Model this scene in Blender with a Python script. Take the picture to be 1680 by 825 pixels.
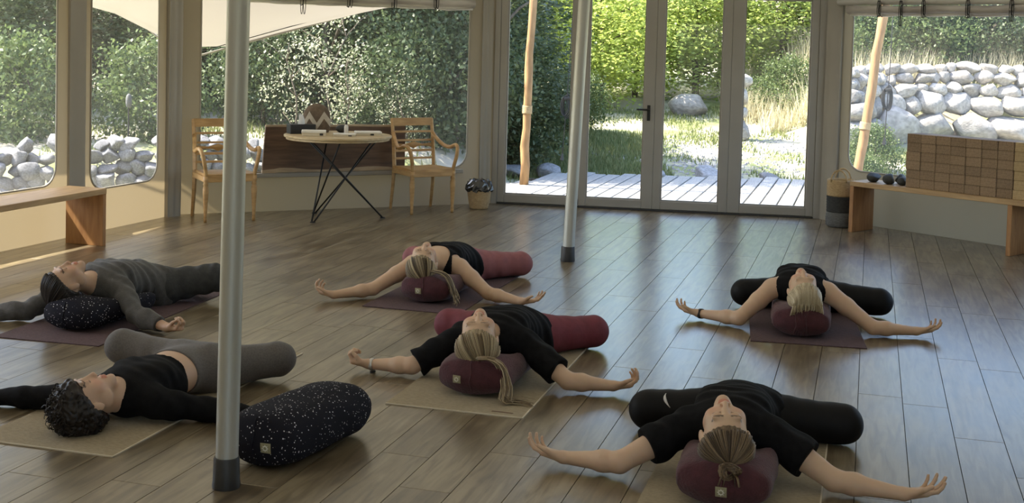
import bpy, bmesh, math, random
import numpy as np
from mathutils import Vector, Matrix
from mathutils.bvhtree import BVHTree

for o in list(bpy.data.objects):
    bpy.data.objects.remove(o)
scene = bpy.context.scene
COL = scene.collection
random.seed(7)
rng = np.random.default_rng(7)
PI = math.pi

# ------------------------------------------------------------------ camera
EYE = 1.72
PITCH = math.atan(0.0498)
ROLL = math.atan(0.0266)
cam_d = bpy.data.cameras.new('camera')
cam = bpy.data.objects.new('camera', cam_d)
COL.objects.link(cam)
scene.camera = cam
cam_d.sensor_fit = 'HORIZONTAL'
cam_d.sensor_width = 36.0
cam_d.lens = 36.0 * 2050.0 / 1680.0
cam_d.shift_y = -(412.5 - 168.0) / 1680.0
cam_d.clip_start = 0.05
cam_d.clip_end = 300
_up0 = Vector((0, math.sin(PITCH), math.cos(PITCH)))
_rt0 = Vector((1, 0, 0))
_fw = Vector((0, math.cos(PITCH), -math.sin(PITCH)))
_R = math.cos(ROLL) * _rt0 + math.sin(ROLL) * _up0
_U = math.cos(ROLL) * _up0 - math.sin(ROLL) * _rt0
cam.matrix_world = Matrix(((_R.x, _U.x, -_fw.x, 0), (_R.y, _U.y, -_fw.y, 0), (_R.z, _U.z, -_fw.z, EYE), (0, 0, 0, 1)))

# ------------------------------------------------------------------ world, sun, exposure
SUN_FROM = Vector((-0.99 * 0.64, 0.12 * 0.64, 0.768)).normalized()
world = bpy.data.worlds.new('sky')
scene.world = world
world.use_nodes = True
wn = world.node_tree
wn.nodes.clear()
w_out = wn.nodes.new('ShaderNodeOutputWorld')
w_bg = wn.nodes.new('ShaderNodeBackground')
w_sky = wn.nodes.new('ShaderNodeTexSky')
w_sky.sky_type = 'NISHITA'
w_sky.sun_disc = False
w_sky.sun_elevation = math.asin(SUN_FROM.z)
w_sky.sun_rotation = math.atan2(SUN_FROM.x, SUN_FROM.y)
w_sky.air_density = 1.0
w_sky.dust_density = 2.0
w_sky.ozone_density = 1.0
w_bg.inputs['Strength'].default_value = 0.42
wn.links.new(w_sky.outputs[0], w_bg.inputs['Color'])
wn.links.new(w_bg.outputs[0], w_out.inputs['Surface'])
sun_d = bpy.data.lights.new('sun', 'SUN')
sun_d.energy = 10.0
sun_d.angle = math.radians(0.6)
sun_d.color = (1.0, 0.93, 0.80)
sun = bpy.data.objects.new('sun', sun_d)
COL.objects.link(sun)
sun.location = SUN_FROM * 30
sun.rotation_euler = SUN_FROM.to_track_quat('Z', 'Y').to_euler()

vs = scene.view_settings
vs.view_transform = 'Standard'
vs.look = 'None'
vs.exposure = 1.12
vs.gamma = 1.0
vs.use_curve_mapping = False
cy = scene.cycles
cy.max_bounces = 9
cy.diffuse_bounces = 4
cy.glossy_bounces = 4
cy.transmission_bounces = 6
cy.transparent_max_bounces = 16
cy.caustics_reflective = False
cy.caustics_refractive = False
cy.sample_clamp_indirect = 6.0

# ------------------------------------------------------------------ materials
def new_mat(name):
    m = bpy.data.materials.new(name)
    m.use_nodes = True
    nt = m.node_tree
    nt.nodes.clear()
    out = nt.nodes.new('ShaderNodeOutputMaterial')
    return m, nt, out

def N(nt, kind, **kw):
    n = nt.nodes.new(kind)
    for k, v in kw.items():
        if k in n.inputs:
            n.inputs[k].default_value = v
        else:
            setattr(n, k, v)
    return n

def coords(nt, scale=(1, 1, 1), rot=(0, 0, 0)):
    tc = N(nt, 'ShaderNodeTexCoord')
    mp = N(nt, 'ShaderNodeMapping')
    mp.inputs['Scale'].default_value = scale
    mp.inputs['Rotation'].default_value = rot
    nt.links.new(tc.outputs['Object'], mp.inputs['Vector'])
    return mp.outputs['Vector']

def rgba(c):
    return (c[0], c[1], c[2], 1.0)

def mat(name, c1, c2=None, rough=0.6, scale=8.0, stretch=(1, 1, 1), detail=4.0, bump=0.0, bump_scale=None,
        metallic=0.0, spec=0.5, island=0.0, lo=0.35, hi=0.65, sheen=0.0, coat=0.0):
    m, nt, out = new_mat(name)
    p = N(nt, 'ShaderNodeBsdfPrincipled')
    p.inputs['Roughness'].default_value = rough
    p.inputs['Metallic'].default_value = metallic
    p.inputs['Specular IOR Level'].default_value = spec
    p.inputs['Sheen Weight'].default_value = sheen
    p.inputs['Coat Weight'].default_value = coat
    p.inputs['Coat Roughness'].default_value = 0.3
    L = nt.links.new
    vec = coords(nt, stretch)
    if c2 is None:
        c2 = tuple(x * 0.85 for x in c1)
    nz = N(nt, 'ShaderNodeTexNoise', Scale=scale, Detail=detail)
    L(vec, nz.inputs['Vector'])
    rp = N(nt, 'ShaderNodeValToRGB')
    rp.color_ramp.elements[0].position = lo
    rp.color_ramp.elements[0].color = rgba(c2)
    rp.color_ramp.elements[1].position = hi
    rp.color_ramp.elements[1].color = rgba(c1)
    L(nz.outputs['Fac'], rp.inputs['Fac'])
    col = rp.outputs['Color']
    if island:
        ge = N(nt, 'ShaderNodeNewGeometry')
        oi = N(nt, 'ShaderNodeObjectInfo')
        ad = N(nt, 'ShaderNodeMath', operation='ADD')
        L(ge.outputs['Random Per Island'], ad.inputs[0])
        L(oi.outputs['Random'], ad.inputs[1])
        fr = N(nt, 'ShaderNodeMath', operation='FRACT')
        L(ad.outputs[0], fr.inputs[0])
        mr = N(nt, 'ShaderNodeMapRange')
        mr.inputs['To Min'].default_value = 1 - island
        mr.inputs['To Max'].default_value = 1 + island
        L(fr.outputs[0], mr.inputs['Value'])
        vm = N(nt, 'ShaderNodeVectorMath', operation='SCALE')
        L(col, vm.inputs[0])
        L(mr.outputs[0], vm.inputs['Scale'])
        col = vm.outputs['Vector']
    L(col, p.inputs['Base Color'])
    if bump:
        n2 = N(nt, 'ShaderNodeTexNoise', Scale=bump_scale or scale * 3, Detail=3.0)
        L(vec, n2.inputs['Vector'])
        bp = N(nt, 'ShaderNodeBump', Strength=bump, Distance=0.01)
        L(n2.outputs['Fac'], bp.inputs['Height'])
        L(bp.outputs['Normal'], p.inputs['Normal'])
    L(p.outputs['BSDF'], out.inputs['Surface'])
    return m

def thin_mat(name, c, c2, trans, tcol=None, rough=0.8, scale=6.0, island=0.0, spec=0.2, stretch=(1, 1, 1)):
    """cloth or leaf: diffuse front plus light let through from behind"""
    m, nt, out = new_mat(name)
    L = nt.links.new
    vec = coords(nt, stretch)
    nz = N(nt, 'ShaderNodeTexNoise', Scale=scale, Detail=4.0)
    L(vec, nz.inputs['Vector'])
    mx = N(nt, 'ShaderNodeMix', data_type='RGBA')
    mx.inputs[6].default_value = rgba(c)
    mx.inputs[7].default_value = rgba(c2)
    fac = nz.outputs['Fac']
    if island:
        ge = N(nt, 'ShaderNodeNewGeometry')
        fac = ge.outputs['Random Per Island']
    L(fac, mx.inputs[0])
    p = N(nt, 'ShaderNodeBsdfPrincipled')
    p.inputs['Roughness'].default_value = rough
    p.inputs['Specular IOR Level'].default_value = spec
    L(mx.outputs[2], p.inputs['Base Color'])
    t = N(nt, 'ShaderNodeBsdfTranslucent')
    if tcol:
        t.inputs['Color'].default_value = rgba(tcol)
    else:
        L(mx.outputs[2], t.inputs['Color'])
    ms = N(nt, 'ShaderNodeMixShader')
    ms.inputs[0].default_value = trans
    L(p.outputs[0], ms.inputs[1])
    L(t.outputs[0], ms.inputs[2])
    L(ms.outputs[0], out.inputs['Surface'])
    return m

def pane_mat(name, tint, haze, refl, rough=0.03):
    m, nt, out = new_mat(name)
    L = nt.links.new
    tr = N(nt, 'ShaderNodeBsdfTransparent')
    tr.inputs['Color'].default_value = rgba(tint)
    gl = N(nt, 'ShaderNodeBsdfGlossy')
    gl.inputs['Roughness'].default_value = rough
    lw = N(nt, 'ShaderNodeLayerWeight', Blend=0.35)
    mu = N(nt, 'ShaderNodeMath', operation='MULTIPLY')
    mu.inputs[1].default_value = refl
    L(lw.outputs['Fresnel'], mu.inputs[0])
    a = N(nt, 'ShaderNodeMixShader')
    L(mu.outputs[0], a.inputs[0])
    L(tr.outputs[0], a.inputs[1])
    L(gl.outputs[0], a.inputs[2])
    last = a
    if haze:
        tl = N(nt, 'ShaderNodeBsdfTranslucent')
        tl.inputs['Color'].default_value = (0.9, 0.9, 0.9, 1)
        df = N(nt, 'ShaderNodeBsdfDiffuse')
        df.inputs['Color'].default_value = (0.8, 0.8, 0.8, 1)
        b = N(nt, 'ShaderNodeMixShader')
        b.inputs[0].default_value = 0.5
        L(tl.outputs[0], b.inputs[1])
        L(df.outputs[0], b.inputs[2])
        c = N(nt, 'ShaderNodeMixShader')
        c.inputs[0].default_value = haze
        L(a.outputs[0], c.inputs[1])
        L(b.outputs[0], c.inputs[2])
        last = c
    L(last.outputs[0], out.inputs['Surface'])
    return m

def attr_mat(name, rough, spec=0.4, noise=0.06, scale=60.0, sss=0.0):
    m, nt, out = new_mat(name)
    L = nt.links.new
    at = N(nt, 'ShaderNodeAttribute', attribute_name='tone')
    nz = N(nt, 'ShaderNodeTexNoise', Scale=scale, Detail=3.0)
    L(coords(nt), nz.inputs['Vector'])
    mr = N(nt, 'ShaderNodeMapRange')
    mr.inputs['To Min'].default_value = 1 - noise
    mr.inputs['To Max'].default_value = 1 + noise
    L(nz.outputs['Fac'], mr.inputs['Value'])
    vm = N(nt, 'ShaderNodeVectorMath', operation='SCALE')
    L(at.outputs['Color'], vm.inputs[0])
    L(mr.outputs[0], vm.inputs['Scale'])
    p = N(nt, 'ShaderNodeBsdfPrincipled')
    p.inputs['Roughness'].default_value = rough
    p.inputs['Specular IOR Level'].default_value = spec
    L(vm.outputs['Vector'], p.inputs['Base Color'])
    if sss:
        p.inputs['Subsurface Weight'].default_value = sss
        p.inputs['Subsurface Scale'].default_value = 0.008
    L(p.outputs[0], out.inputs['Surface'])
    return m

def star_mat(name, base, dot, scale, thr):
    m, nt, out = new_mat(name)
    L = nt.links.new
    vec = coords(nt)
    vo = N(nt, 'ShaderNodeTexVoronoi', Scale=scale)
    L(vec, vo.inputs['Vector'])
    sx = N(nt, 'ShaderNodeSeparateColor')
    L(vo.outputs['Color'], sx.inputs[0])
    sz = N(nt, 'ShaderNodeMath', operation='MULTIPLY')
    sz.inputs[1].default_value = thr
    L(sx.outputs[0], sz.inputs[0])
    lt = N(nt, 'ShaderNodeMath', operation='LESS_THAN')
    L(vo.outputs['Distance'], lt.inputs[0])
    L(sz.outputs[0], lt.inputs[1])
    mx = N(nt, 'ShaderNodeMix', data_type='RGBA')
    mx.inputs[6].default_value = rgba(base)
    mx.inputs[7].default_value = rgba(dot)
    L(lt.outputs[0], mx.inputs[0])
    p = N(nt, 'ShaderNodeBsdfPrincipled')
    p.inputs['Roughness'].default_value = 0.9
    p.inputs['Specular IOR Level'].default_value = 0.15
    L(mx.outputs[2], p.inputs['Base Color'])
    L(p.outputs[0], out.inputs['Surface'])
    return m

M = {}
def floor_mat():
    m, nt, out = new_mat('floor_wood')
    L = nt.links.new
    ge = N(nt, 'ShaderNodeNewGeometry')
    oi = N(nt, 'ShaderNodeObjectInfo')
    ad = N(nt, 'ShaderNodeMath', operation='ADD')
    L(ge.outputs['Random Per Island'], ad.inputs[0])
    L(oi.outputs['Random'], ad.inputs[1])
    off = N(nt, 'ShaderNodeVectorMath', operation='SCALE')
    off.inputs[0].default_value = (17, 31, 7)
    L(ad.outputs[0], off.inputs['Scale'])
    tc = N(nt, 'ShaderNodeTexCoord')
    av = N(nt, 'ShaderNodeVectorMath', operation='ADD')
    L(tc.outputs['Object'], av.inputs[0])
    L(off.outputs['Vector'], av.inputs[1])
    def nz(scale, st, detail, dist=0.0):
        mp = N(nt, 'ShaderNodeMapping')
        mp.inputs['Scale'].default_value = st
        L(av.outputs[0], mp.inputs['Vector'])
        n = N(nt, 'ShaderNodeTexNoise', Scale=scale, Detail=detail, Distortion=dist)
        L(mp.outputs[0], n.inputs['Vector'])
        return n.outputs['Fac']
    g1 = nz(3.0, (1.0, 9.0, 1.0), 6.0, 0.8)
    g2 = nz(2.2, (1.0, 2.2, 1.0), 4.0)
    g3 = nz(9.0, (1.0, 14.0, 1.0), 5.0)
    rp = N(nt, 'ShaderNodeValToRGB')
    e = rp.color_ramp.elements
    e[0].position = 0.30; e[0].color = (0.098, 0.072, 0.043, 1)
    e[1].position = 0.62; e[1].color = (0.235, 0.190, 0.118, 1)
    L(g1, rp.inputs['Fac'])
    rp2 = N(nt, 'ShaderNodeValToRGB')
    e = rp2.color_ramp.elements
    e[0].position = 0.33; e[0].color = (0.54, 0.49, 0.43, 1)
    e[1].position = 0.56; e[1].color = (1.0, 1.0, 1.0, 1)
    L(g2, rp2.inputs['Fac'])
    mu = N(nt, 'ShaderNodeMix', data_type='RGBA', blend_type='MULTIPLY')
    mu.inputs[0].default_value = 1.0
    L(rp.outputs[0], mu.inputs[6])
    L(rp2.outputs[0], mu.inputs[7])
    fr = N(nt, 'ShaderNodeMath', operation='FRACT')
    L(ad.outputs[0], fr.inputs[0])
    mr = N(nt, 'ShaderNodeMapRange')
    mr.inputs['To Min'].default_value = 0.88
    mr.inputs['To Max'].default_value = 1.10
    L(fr.outputs[0], mr.inputs['Value'])
    sc = N(nt, 'ShaderNodeVectorMath', operation='SCALE')
    L(mu.outputs[2], sc.inputs[0])
    L(mr.outputs[0], sc.inputs['Scale'])
    p = N(nt, 'ShaderNodeBsdfPrincipled')
    L(sc.outputs['Vector'], p.inputs['Base Color'])
    rr = N(nt, 'ShaderNodeMapRange')
    rr.inputs['To Min'].default_value = 0.25
    rr.inputs['To Max'].default_value = 0.36
    L(g2, rr.inputs['Value'])
    L(rr.outputs[0], p.inputs['Roughness'])
    p.inputs['Specular IOR Level'].default_value = 0.8
    p.inputs['Coat Weight'].default_value = 0.40
    p.inputs['Coat Roughness'].default_value = 0.24
    bp = N(nt, 'ShaderNodeBump', Strength=0.06, Distance=0.004)
    L(g3, bp.inputs['Height'])
    L(bp.outputs[0], p.inputs['Normal'])
    L(p.outputs[0], out.inputs['Surface'])
    return m
M['floor'] = floor_mat()
M['joint'] = mat('floor_joint', (0.05, 0.035, 0.025))
M['canvas'] = thin_mat('wall_canvas', (0.27, 0.255, 0.225), (0.25, 0.235, 0.21), 0.12, (0.55, 0.43, 0.25), scale=2.0)
M['canvas_trim'] = mat('canvas_trim', (0.33, 0.31, 0.275), (0.31, 0.29, 0.255), 0.85, 2.0, bump=0.08, bump_scale=9)
M['roof'] = thin_mat('roof_membrane', (0.80, 0.78, 0.72), (0.76, 0.74, 0.68), 0.05, (0.80, 0.76, 0.66), scale=1.0)
M['sail'] = thin_mat('canopy_cloth', (0.55, 0.50, 0.465), (0.52, 0.475, 0.44), 0.07, (0.85, 0.76, 0.68), scale=1.0)
M['vinyl'] = pane_mat('clear_vinyl', (0.93, 0.94, 0.93), 0.055, 0.35, 0.08)
M['glass'] = pane_mat('door_glass', (0.97, 0.98, 0.97), 0.0, 0.5)
M['alu_door'] = mat('door_frame_grey', (0.30, 0.285, 0.26), (0.285, 0.27, 0.245), 0.5, 4.0)
M['gasket'] = mat('dark_gasket', (0.03, 0.03, 0.03), None, 0.6)
M['alu_pole'] = mat('pole_aluminium', (0.50, 0.51, 0.48), (0.47, 0.48, 0.45), 0.5, 3.0, (8, 8, 1), metallic=0.6)
M['rubber'] = mat('black_rubber', (0.02, 0.02, 0.02), (0.035, 0.035, 0.035), 0.5, 10.0)
M['teak'] = mat('chair_wood', (0.50, 0.31, 0.13), (0.36, 0.21, 0.08), 0.45, 6.0, (1, 1, 5), bump=0.1)
M['pine'] = mat('bench_wood', (0.50, 0.34, 0.17), (0.34, 0.21, 0.10), 0.5, 4.0, (1, 8, 8), bump=0.1, lo=0.3, hi=0.7)
M['pine_red'] = mat('bench_leg_wood', (0.42, 0.22, 0.085), (0.28, 0.13, 0.05), 0.5, 5.0, (6, 6, 1), lo=0.3, hi=0.7)
M['tabletop'] = mat('table_wood', (0.55, 0.43, 0.25), (0.40, 0.29, 0.15), 0.45, 4.0, (1, 7, 1), lo=0.3, hi=0.7)
M['slab'] = mat('dark_live_edge_wood', (0.155, 0.090, 0.052), (0.075, 0.042, 0.026), 0.55, 3.0, (1, 1, 7), detail=6, lo=0.35, hi=0.65)
M['slab_pale'] = mat('pale_sapwood', (0.42, 0.32, 0.21), (0.30, 0.22, 0.14), 0.6, 6.0, (1, 1, 5))
M['iron'] = mat('black_iron', (0.018, 0.018, 0.018), None, 0.45, metallic=0.3)
M['cork'] = mat('cork', (0.33, 0.235, 0.155), (0.21, 0.145, 0.09), 0.85, 90.0, bump=0.3, island=0.16)
M['cork_pale'] = mat('pale_cork', (0.48, 0.36, 0.20), (0.36, 0.26, 0.14), 0.85, 90.0, bump=0.3, island=0.08)
M['darkstone'] = mat('dark_pebble', (0.045, 0.048, 0.045), (0.02, 0.022, 0.022), 0.6, 12.0, bump=0.3)
M['straw'] = mat('woven_straw', (0.52, 0.38, 0.21), (0.34, 0.23, 0.11), 0.8, 40.0, (1, 1, 6), bump=0.5)
M['straw_black'] = mat('woven_black', (0.018, 0.02, 0.022), (0.045, 0.045, 0.045), 0.85, 40.0, (1, 1, 6), bump=0.5)
M['straw_grey'] = mat('woven_grey', (0.16, 0.165, 0.165), (0.09, 0.09, 0.09), 0.85, 40.0, (1, 1, 6), bump=0.5)
M['liner'] = mat('black_liner', (0.012, 0.012, 0.012), None, 0.22, 8.0, bump=0.4, bump_scale=14, spec=0.8)
M['white'] = mat('white_card', (0.75, 0.72, 0.66), None, 0.7)
M['cream'] = mat('cream_box', (0.62, 0.54, 0.40), (0.55, 0.47, 0.34), 0.6)
M['black'] = mat('black_card', (0.014, 0.014, 0.015), None, 0.5)
M['tissue'] = thin_mat('tissue_paper', (0.85, 0.85, 0.83), (0.8, 0.8, 0.8), 0.3)
M['brown_cloth'] = mat('brown_felt', (0.16, 0.115, 0.08), (0.11, 0.08, 0.055), 0.9, 30.0)
M['beige_cloth'] = mat('beige_felt', (0.52, 0.46, 0.38), None, 0.9, 30.0)
M['blind'] = mat('rolled_blind', (0.50, 0.47, 0.43), (0.30, 0.27, 0.25), 0.6, 2.5, (1, 4, 4), bump=0.5, bump_scale=6)
M['blind_lit'] = mat('blind_pale', (0.70, 0.68, 0.64), (0.50, 0.48, 0.45), 0.4, 3.0, (1, 3, 3), bump=0.3, bump_scale=6)  # paler copy of the blind; light on its lower edge put into the colour
M['cord'] = mat('black_cord', (0.02, 0.02, 0.02), None, 0.7)
M['maroon'] = mat('maroon_cotton', (0.072, 0.018, 0.025), (0.052, 0.012, 0.017), 0.9, 30.0, bump=0.35, bump_scale=120, sheen=0.15)
M['stars'] = star_mat('starry_cotton', (0.012, 0.012, 0.018), (0.70, 0.70, 0.74), 85.0, 0.27)
M['tag'] = mat('cloth_tag', (0.36, 0.33, 0.20), None, 0.8)
M['tag_mark'] = mat('tag_print', (0.75, 0.72, 0.6), None, 0.8)
M['mat_purple'] = mat('purple_mat', (0.105, 0.062, 0.066), (0.06, 0.034, 0.038), 0.85, 55.0, (1, 4, 1), bump=0.4, bump_scale=160)
M['mat_sand'] = mat('sand_mat', (0.36, 0.30, 0.20), (0.28, 0.23, 0.15), 0.9, 50.0, (1, 3, 1), bump=0.4, bump_scale=160)
M['mat_edge'] = mat('pale_mat_edge', (0.62, 0.55, 0.42), None, 0.8)
M['skin'] = attr_mat('skin', 0.5, 0.4, 0.05, 25.0, 0.12)
M['hair'] = attr_mat('hair', 0.45, 0.35, 0.25, 180.0)
M['cloth_black'] = mat('black_jersey', (0.0045, 0.0045, 0.0052), (0.008, 0.008, 0.009), 0.85, 30.0, spec=0.13, bump=0.15, bump_scale=200)
M['cloth_legging'] = mat('black_legging', (0.004, 0.004, 0.0048), None, 0.6, 30.0, spec=0.2)
M['cloth_grey'] = mat('grey_knit', (0.075, 0.072, 0.068), (0.055, 0.053, 0.050), 0.9, 40.0, bump=0.3, bump_scale=150, sheen=0.1)
M['cloth_darkgrey'] = mat('dark_grey_cotton', (0.040, 0.041, 0.040), (0.028, 0.029, 0.029), 0.9, 30.0, bump=0.2, bump_scale=120)
M['cloth_heather'] = mat('heather_legging', (0.115, 0.103, 0.095), (0.085, 0.077, 0.072), 0.85, 120.0, sheen=0.1)
M['cloth_rose'] = mat('dusty_rose_legging', (0.27, 0.095, 0.10), (0.22, 0.075, 0.08), 0.75, 20.0)
M['cloth_berry'] = mat('berry_legging', (0.165, 0.028, 0.042), (0.13, 0.022, 0.033), 0.75, 20.0, bump=0.1)
M['silver'] = mat('watch_metal', (0.6, 0.58, 0.55), None, 0.3, metallic=0.8)
M['leather'] = mat('dark_strap', (0.03, 0.022, 0.018), None, 0.6)
M['white_print'] = mat('white_print', (0.7, 0.7, 0.7), None, 0.7)
M['grey_print'] = mat('grey_print', (0.05, 0.05, 0.05), None, 0.7)
M['scrunchie'] = mat('pale_hair_tie', (0.55, 0.5, 0.45), None, 0.6)
M['rock'] = mat('limestone', (0.40, 0.37, 0.34), (0.24, 0.22, 0.205), 0.9, 5.0, bump=0.8, bump_scale=14, island=0.22)
M['rock_blue'] = mat('pale_fieldstone', (0.27, 0.27, 0.285), (0.16, 0.16, 0.165), 0.9, 6.0, bump=0.8, bump_scale=16, island=0.22)  # shade over the rocks put into a darker, bluish stone colour
M['deck'] = mat('grey_decking', (0.37, 0.36, 0.35), (0.26, 0.25, 0.24), 0.8, 5.0, (1, 14, 1), bump=0.2, island=0.1)
M['pole_wood'] = mat('peeled_pole', (0.38, 0.22, 0.095), (0.25, 0.14, 0.06), 0.7, 5.0, (4, 4, 1), bump=0.3)
M['bark'] = mat('bark', (0.14, 0.11, 0.08), (0.07, 0.055, 0.04), 0.9, 10.0, (3, 3, 1), bump=0.6)
M['soil'] = mat('garden_ground', (0.20, 0.22, 0.085), (0.42, 0.38, 0.31), 0.95, 0.9, detail=8, bump=0.6, bump_scale=12, lo=0.42, hi=0.58)
M['leaf_dark'] = thin_mat('leaf_deep_green', (0.040, 0.070, 0.028), (0.105, 0.135, 0.060), 0.33, None, 0.45, island=1, spec=0.35)
M['leaf_mid'] = thin_mat('leaf_mid_green', (0.065, 0.105, 0.035), (0.15, 0.19, 0.070), 0.40, None, 0.45, island=1, spec=0.35)
M['leaf_bright'] = thin_mat('leaf_yellow_green', (0.34, 0.42, 0.08), (0.52, 0.58, 0.17), 0.5, None, 0.45, island=1, spec=0.35)
M['leaf_pale'] = thin_mat('leaf_silvery', (0.20, 0.24, 0.14), (0.60, 0.58, 0.42), 0.45, None, 0.4, island=1, spec=0.4)  # backlit, blown-out leaf highlights put into the leaf colour
M['leaf_fresh'] = thin_mat('leaf_fresh_green', (0.24, 0.32, 0.07), (0.40, 0.46, 0.14), 0.48, None, 0.45, island=1, spec=0.35)  # mid green brightened, with sunshine painted into the leaf colour
M['grass'] = thin_mat('grass_blade', (0.11, 0.15, 0.05), (0.30, 0.31, 0.14), 0.35, None, 0.5, island=1)
M['drygrass'] = thin_mat('dry_grass', (0.45, 0.40, 0.26), (0.62, 0.58, 0.42), 0.4, None, 0.6, island=1)

# ------------------------------------------------------------------ mesh helpers
class MB:
    def __init__(s):
        s.v = []; s.f = []
    def add(s, vs_, fs):
        b = len(s.v)
        s.v += [tuple(p) for p in vs_]
        s.f += [tuple(i + b for i in f) for f in fs]
        return s
    def box(s, lo, hi, ch=0.0):
        (x0, y0, z0), (x1, y1, z1) = lo, hi
        if ch:
            bm = bmesh.new()
            bmesh.ops.create_cube(bm, size=1.0)
            for v in bm.verts:
                v.co = Vector(((x0 + x1) / 2 + v.co.x * (x1 - x0), (y0 + y1) / 2 + v.co.y * (y1 - y0), (z0 + z1) / 2 + v.co.z * (z1 - z0)))
            bmesh.ops.bevel(bm, geom=bm.edges[:], offset=ch, segments=1, affect='EDGES')
            bm.verts.index_update()
            s.add([v.co[:] for v in bm.verts], [[v.index for v in f.verts] for f in bm.faces])
            bm.free()
            return s
        return s.add([(x0, y0, z0), (x1, y0, z0), (x1, y1, z0), (x0, y1, z0), (x0, y0, z1), (x1, y0, z1), (x1, y1, z1), (x0, y1, z1)],
                     [(3, 2, 1, 0), (4, 5, 6, 7), (0, 1, 5, 4), (1, 2, 6, 5), (2, 3, 7, 6), (3, 0, 4, 7)])
    def prism(s, pts, z0, z1):
        n = len(pts)
        s.add([(p[0], p[1], z0) for p in pts] + [(p[0], p[1], z1) for p in pts],
              [tuple(range(n - 1, -1, -1)), tuple(range(n, 2 * n))] + [(i, (i + 1) % n, (i + 1) % n + n, i + n) for i in range(n)])
        return s
    def tube(s, pts, rad, seg=8, cap=True, squash=1.0, upv=(0, 0, 1)):
        pts = [Vector(p) for p in pts]
        n = len(pts)
        if not hasattr(rad, '__len__'):
            rad = [rad] * n
        vs_ = []
        prev = None
        for i, p in enumerate(pts):
            d = (pts[min(i + 1, n - 1)] - pts[max(i - 1, 0)]).normalized()
            if prev is None:
                u = Vector(upv)
                if abs(d.dot(u)) > 0.95:
                    u = Vector((1, 0, 0))
                a = d.cross(u).normalized()
            else:
                a = (prev - d * prev.dot(d)).normalized()
            prev = a
            b = d.cross(a)
            for k in range(seg):
                t = 2 * PI * k / seg
                vs_.append(p + a * (math.cos(t) * rad[i]) + b * (math.sin(t) * rad[i] * squash))
        fs = [(i * seg + k, i * seg + (k + 1) % seg, (i + 1) * seg + (k + 1) % seg, (i + 1) * seg + k) for i in range(n - 1) for k in range(seg)]
        if cap:
            fs += [tuple(range(seg - 1, -1, -1)), tuple(range((n - 1) * seg, n * seg))]
        return s.add(vs_, fs)
    def lathe(s, prof, seg=24, c=(0, 0, 0), sx=1.0, sy=1.0):
        vs_ = []
        for r, z in prof:
            for k in range(seg):
                t = 2 * PI * k / seg
                vs_.append((c[0] + r * sx * math.cos(t), c[1] + r * sy * math.sin(t), c[2] + z))
        m = len(prof)
        fs = [(i * seg + k, i * seg + (k + 1) % seg, (i + 1) * seg + (k + 1) % seg, (i + 1) * seg + k) for i in range(m - 1) for k in range(seg)]
        fs += [tuple(range(seg - 1, -1, -1)), tuple(range((m - 1) * seg, m * seg))]
        return s.add(vs_, fs)
    def mesh(s, name, m, smooth=False):
        me = bpy.data.meshes.new(name)
        me.from_pydata(s.v, [], s.f)
        if m:
            me.materials.append(m)
        if smooth:
            me.polygons.foreach_set('use_smooth', [True] * len(me.polygons))
        me.update()
        return me
    def build(s, name, m, parent=None, smooth=False):
        return obj(name, s.mesh(name, m, smooth), parent)

def obj(name, me, parent=None):
    o = bpy.data.objects.new(name, me)
    COL.objects.link(o)
    if parent is not None:
        o.parent = parent
    return o

def soft(o, ang=40):
    """smooth shading that keeps hard edges"""
    me = o.data
    me.polygons.foreach_set('use_smooth', [True] * len(me.polygons))
    bm = bmesh.new(); bm.from_mesh(me)
    lim = math.radians(ang)
    for e in bm.edges:
        e.smooth = not (len(e.link_faces) == 2 and e.calc_face_angle(0) > lim)
    bm.to_mesh(me); bm.free()
    return o

def tag(o, label=None, cat=None, group=None, kind=None):
    if label: o['label'] = label
    if cat: o['category'] = cat
    if group: o['group'] = group
    if kind: o['kind'] = kind
    return o

def empty(name, loc=(0, 0, 0), rz=0.0, parent=None):
    o = bpy.data.objects.new(name, None)
    o.empty_display_size = 0.1
    COL.objects.link(o)
    o.location = loc
    o.rotation_euler = (0, 0, rz)
    if parent is not None:
        o.parent = parent
    return o

def copy_tree(o, parent=None):
    c = o.copy()
    COL.objects.link(c)
    if parent is not None:
        c.parent = parent
    for ch in list(o.children):
        copy_tree(ch, c)
    return c

def bez(p0, p1, p2, p3, n):
    P = [Vector(p) for p in (p0, p1, p2, p3)]
    r = []
    for i in range(n + 1):
        t = i / n
        r.append(P[0] * (1 - t) ** 3 + P[1] * 3 * t * (1 - t) ** 2 + P[2] * 3 * t * t * (1 - t) + P[3] * t ** 3)
    return r

# ------------------------------------------------------------------ the room shell
AX = math.radians(16.0)                       # boards, mats and sleepers run 16 degrees right of straight ahead
V0, V1, V2, V3, V4 = (-4.25, 8.42), (-3.13, 11.68), (-0.16, 13.10), (3.20, 12.58), (5.26, 10.08)
ROOM = [(-4.9, -2.2), (-4.9, 5.4), V0, V1, V2, V3, V4, (5.9, 7.0), (5.9, -2.2)]
WALL_H = 2.5

def clip_poly(poly, room):
    """keep the part of a convex polygon inside the room (room runs clockwise)"""
    out = list(poly)
    n = len(room)
    for i in range(n):
        a, b = room[i], room[(i + 1) % n]
        nx, ny = (b[1] - a[1]), -(b[0] - a[0])
        def side(p): return (p[0] - a[0]) * nx + (p[1] - a[1]) * ny
        res = []
        for j in range(len(out)):
            p, q = out[j], out[(j + 1) % len(out)]
            sp, sq = side(p), side(q)
            if sp >= 0: res.append(p)
            if sp * sq < 0:
                t = sp / (sp - sq)
                res.append((p[0] + (q[0] - p[0]) * t, p[1] + (q[1] - p[1]) * t))
        out = res
        if len(out) < 3: return []
    return out

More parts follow.
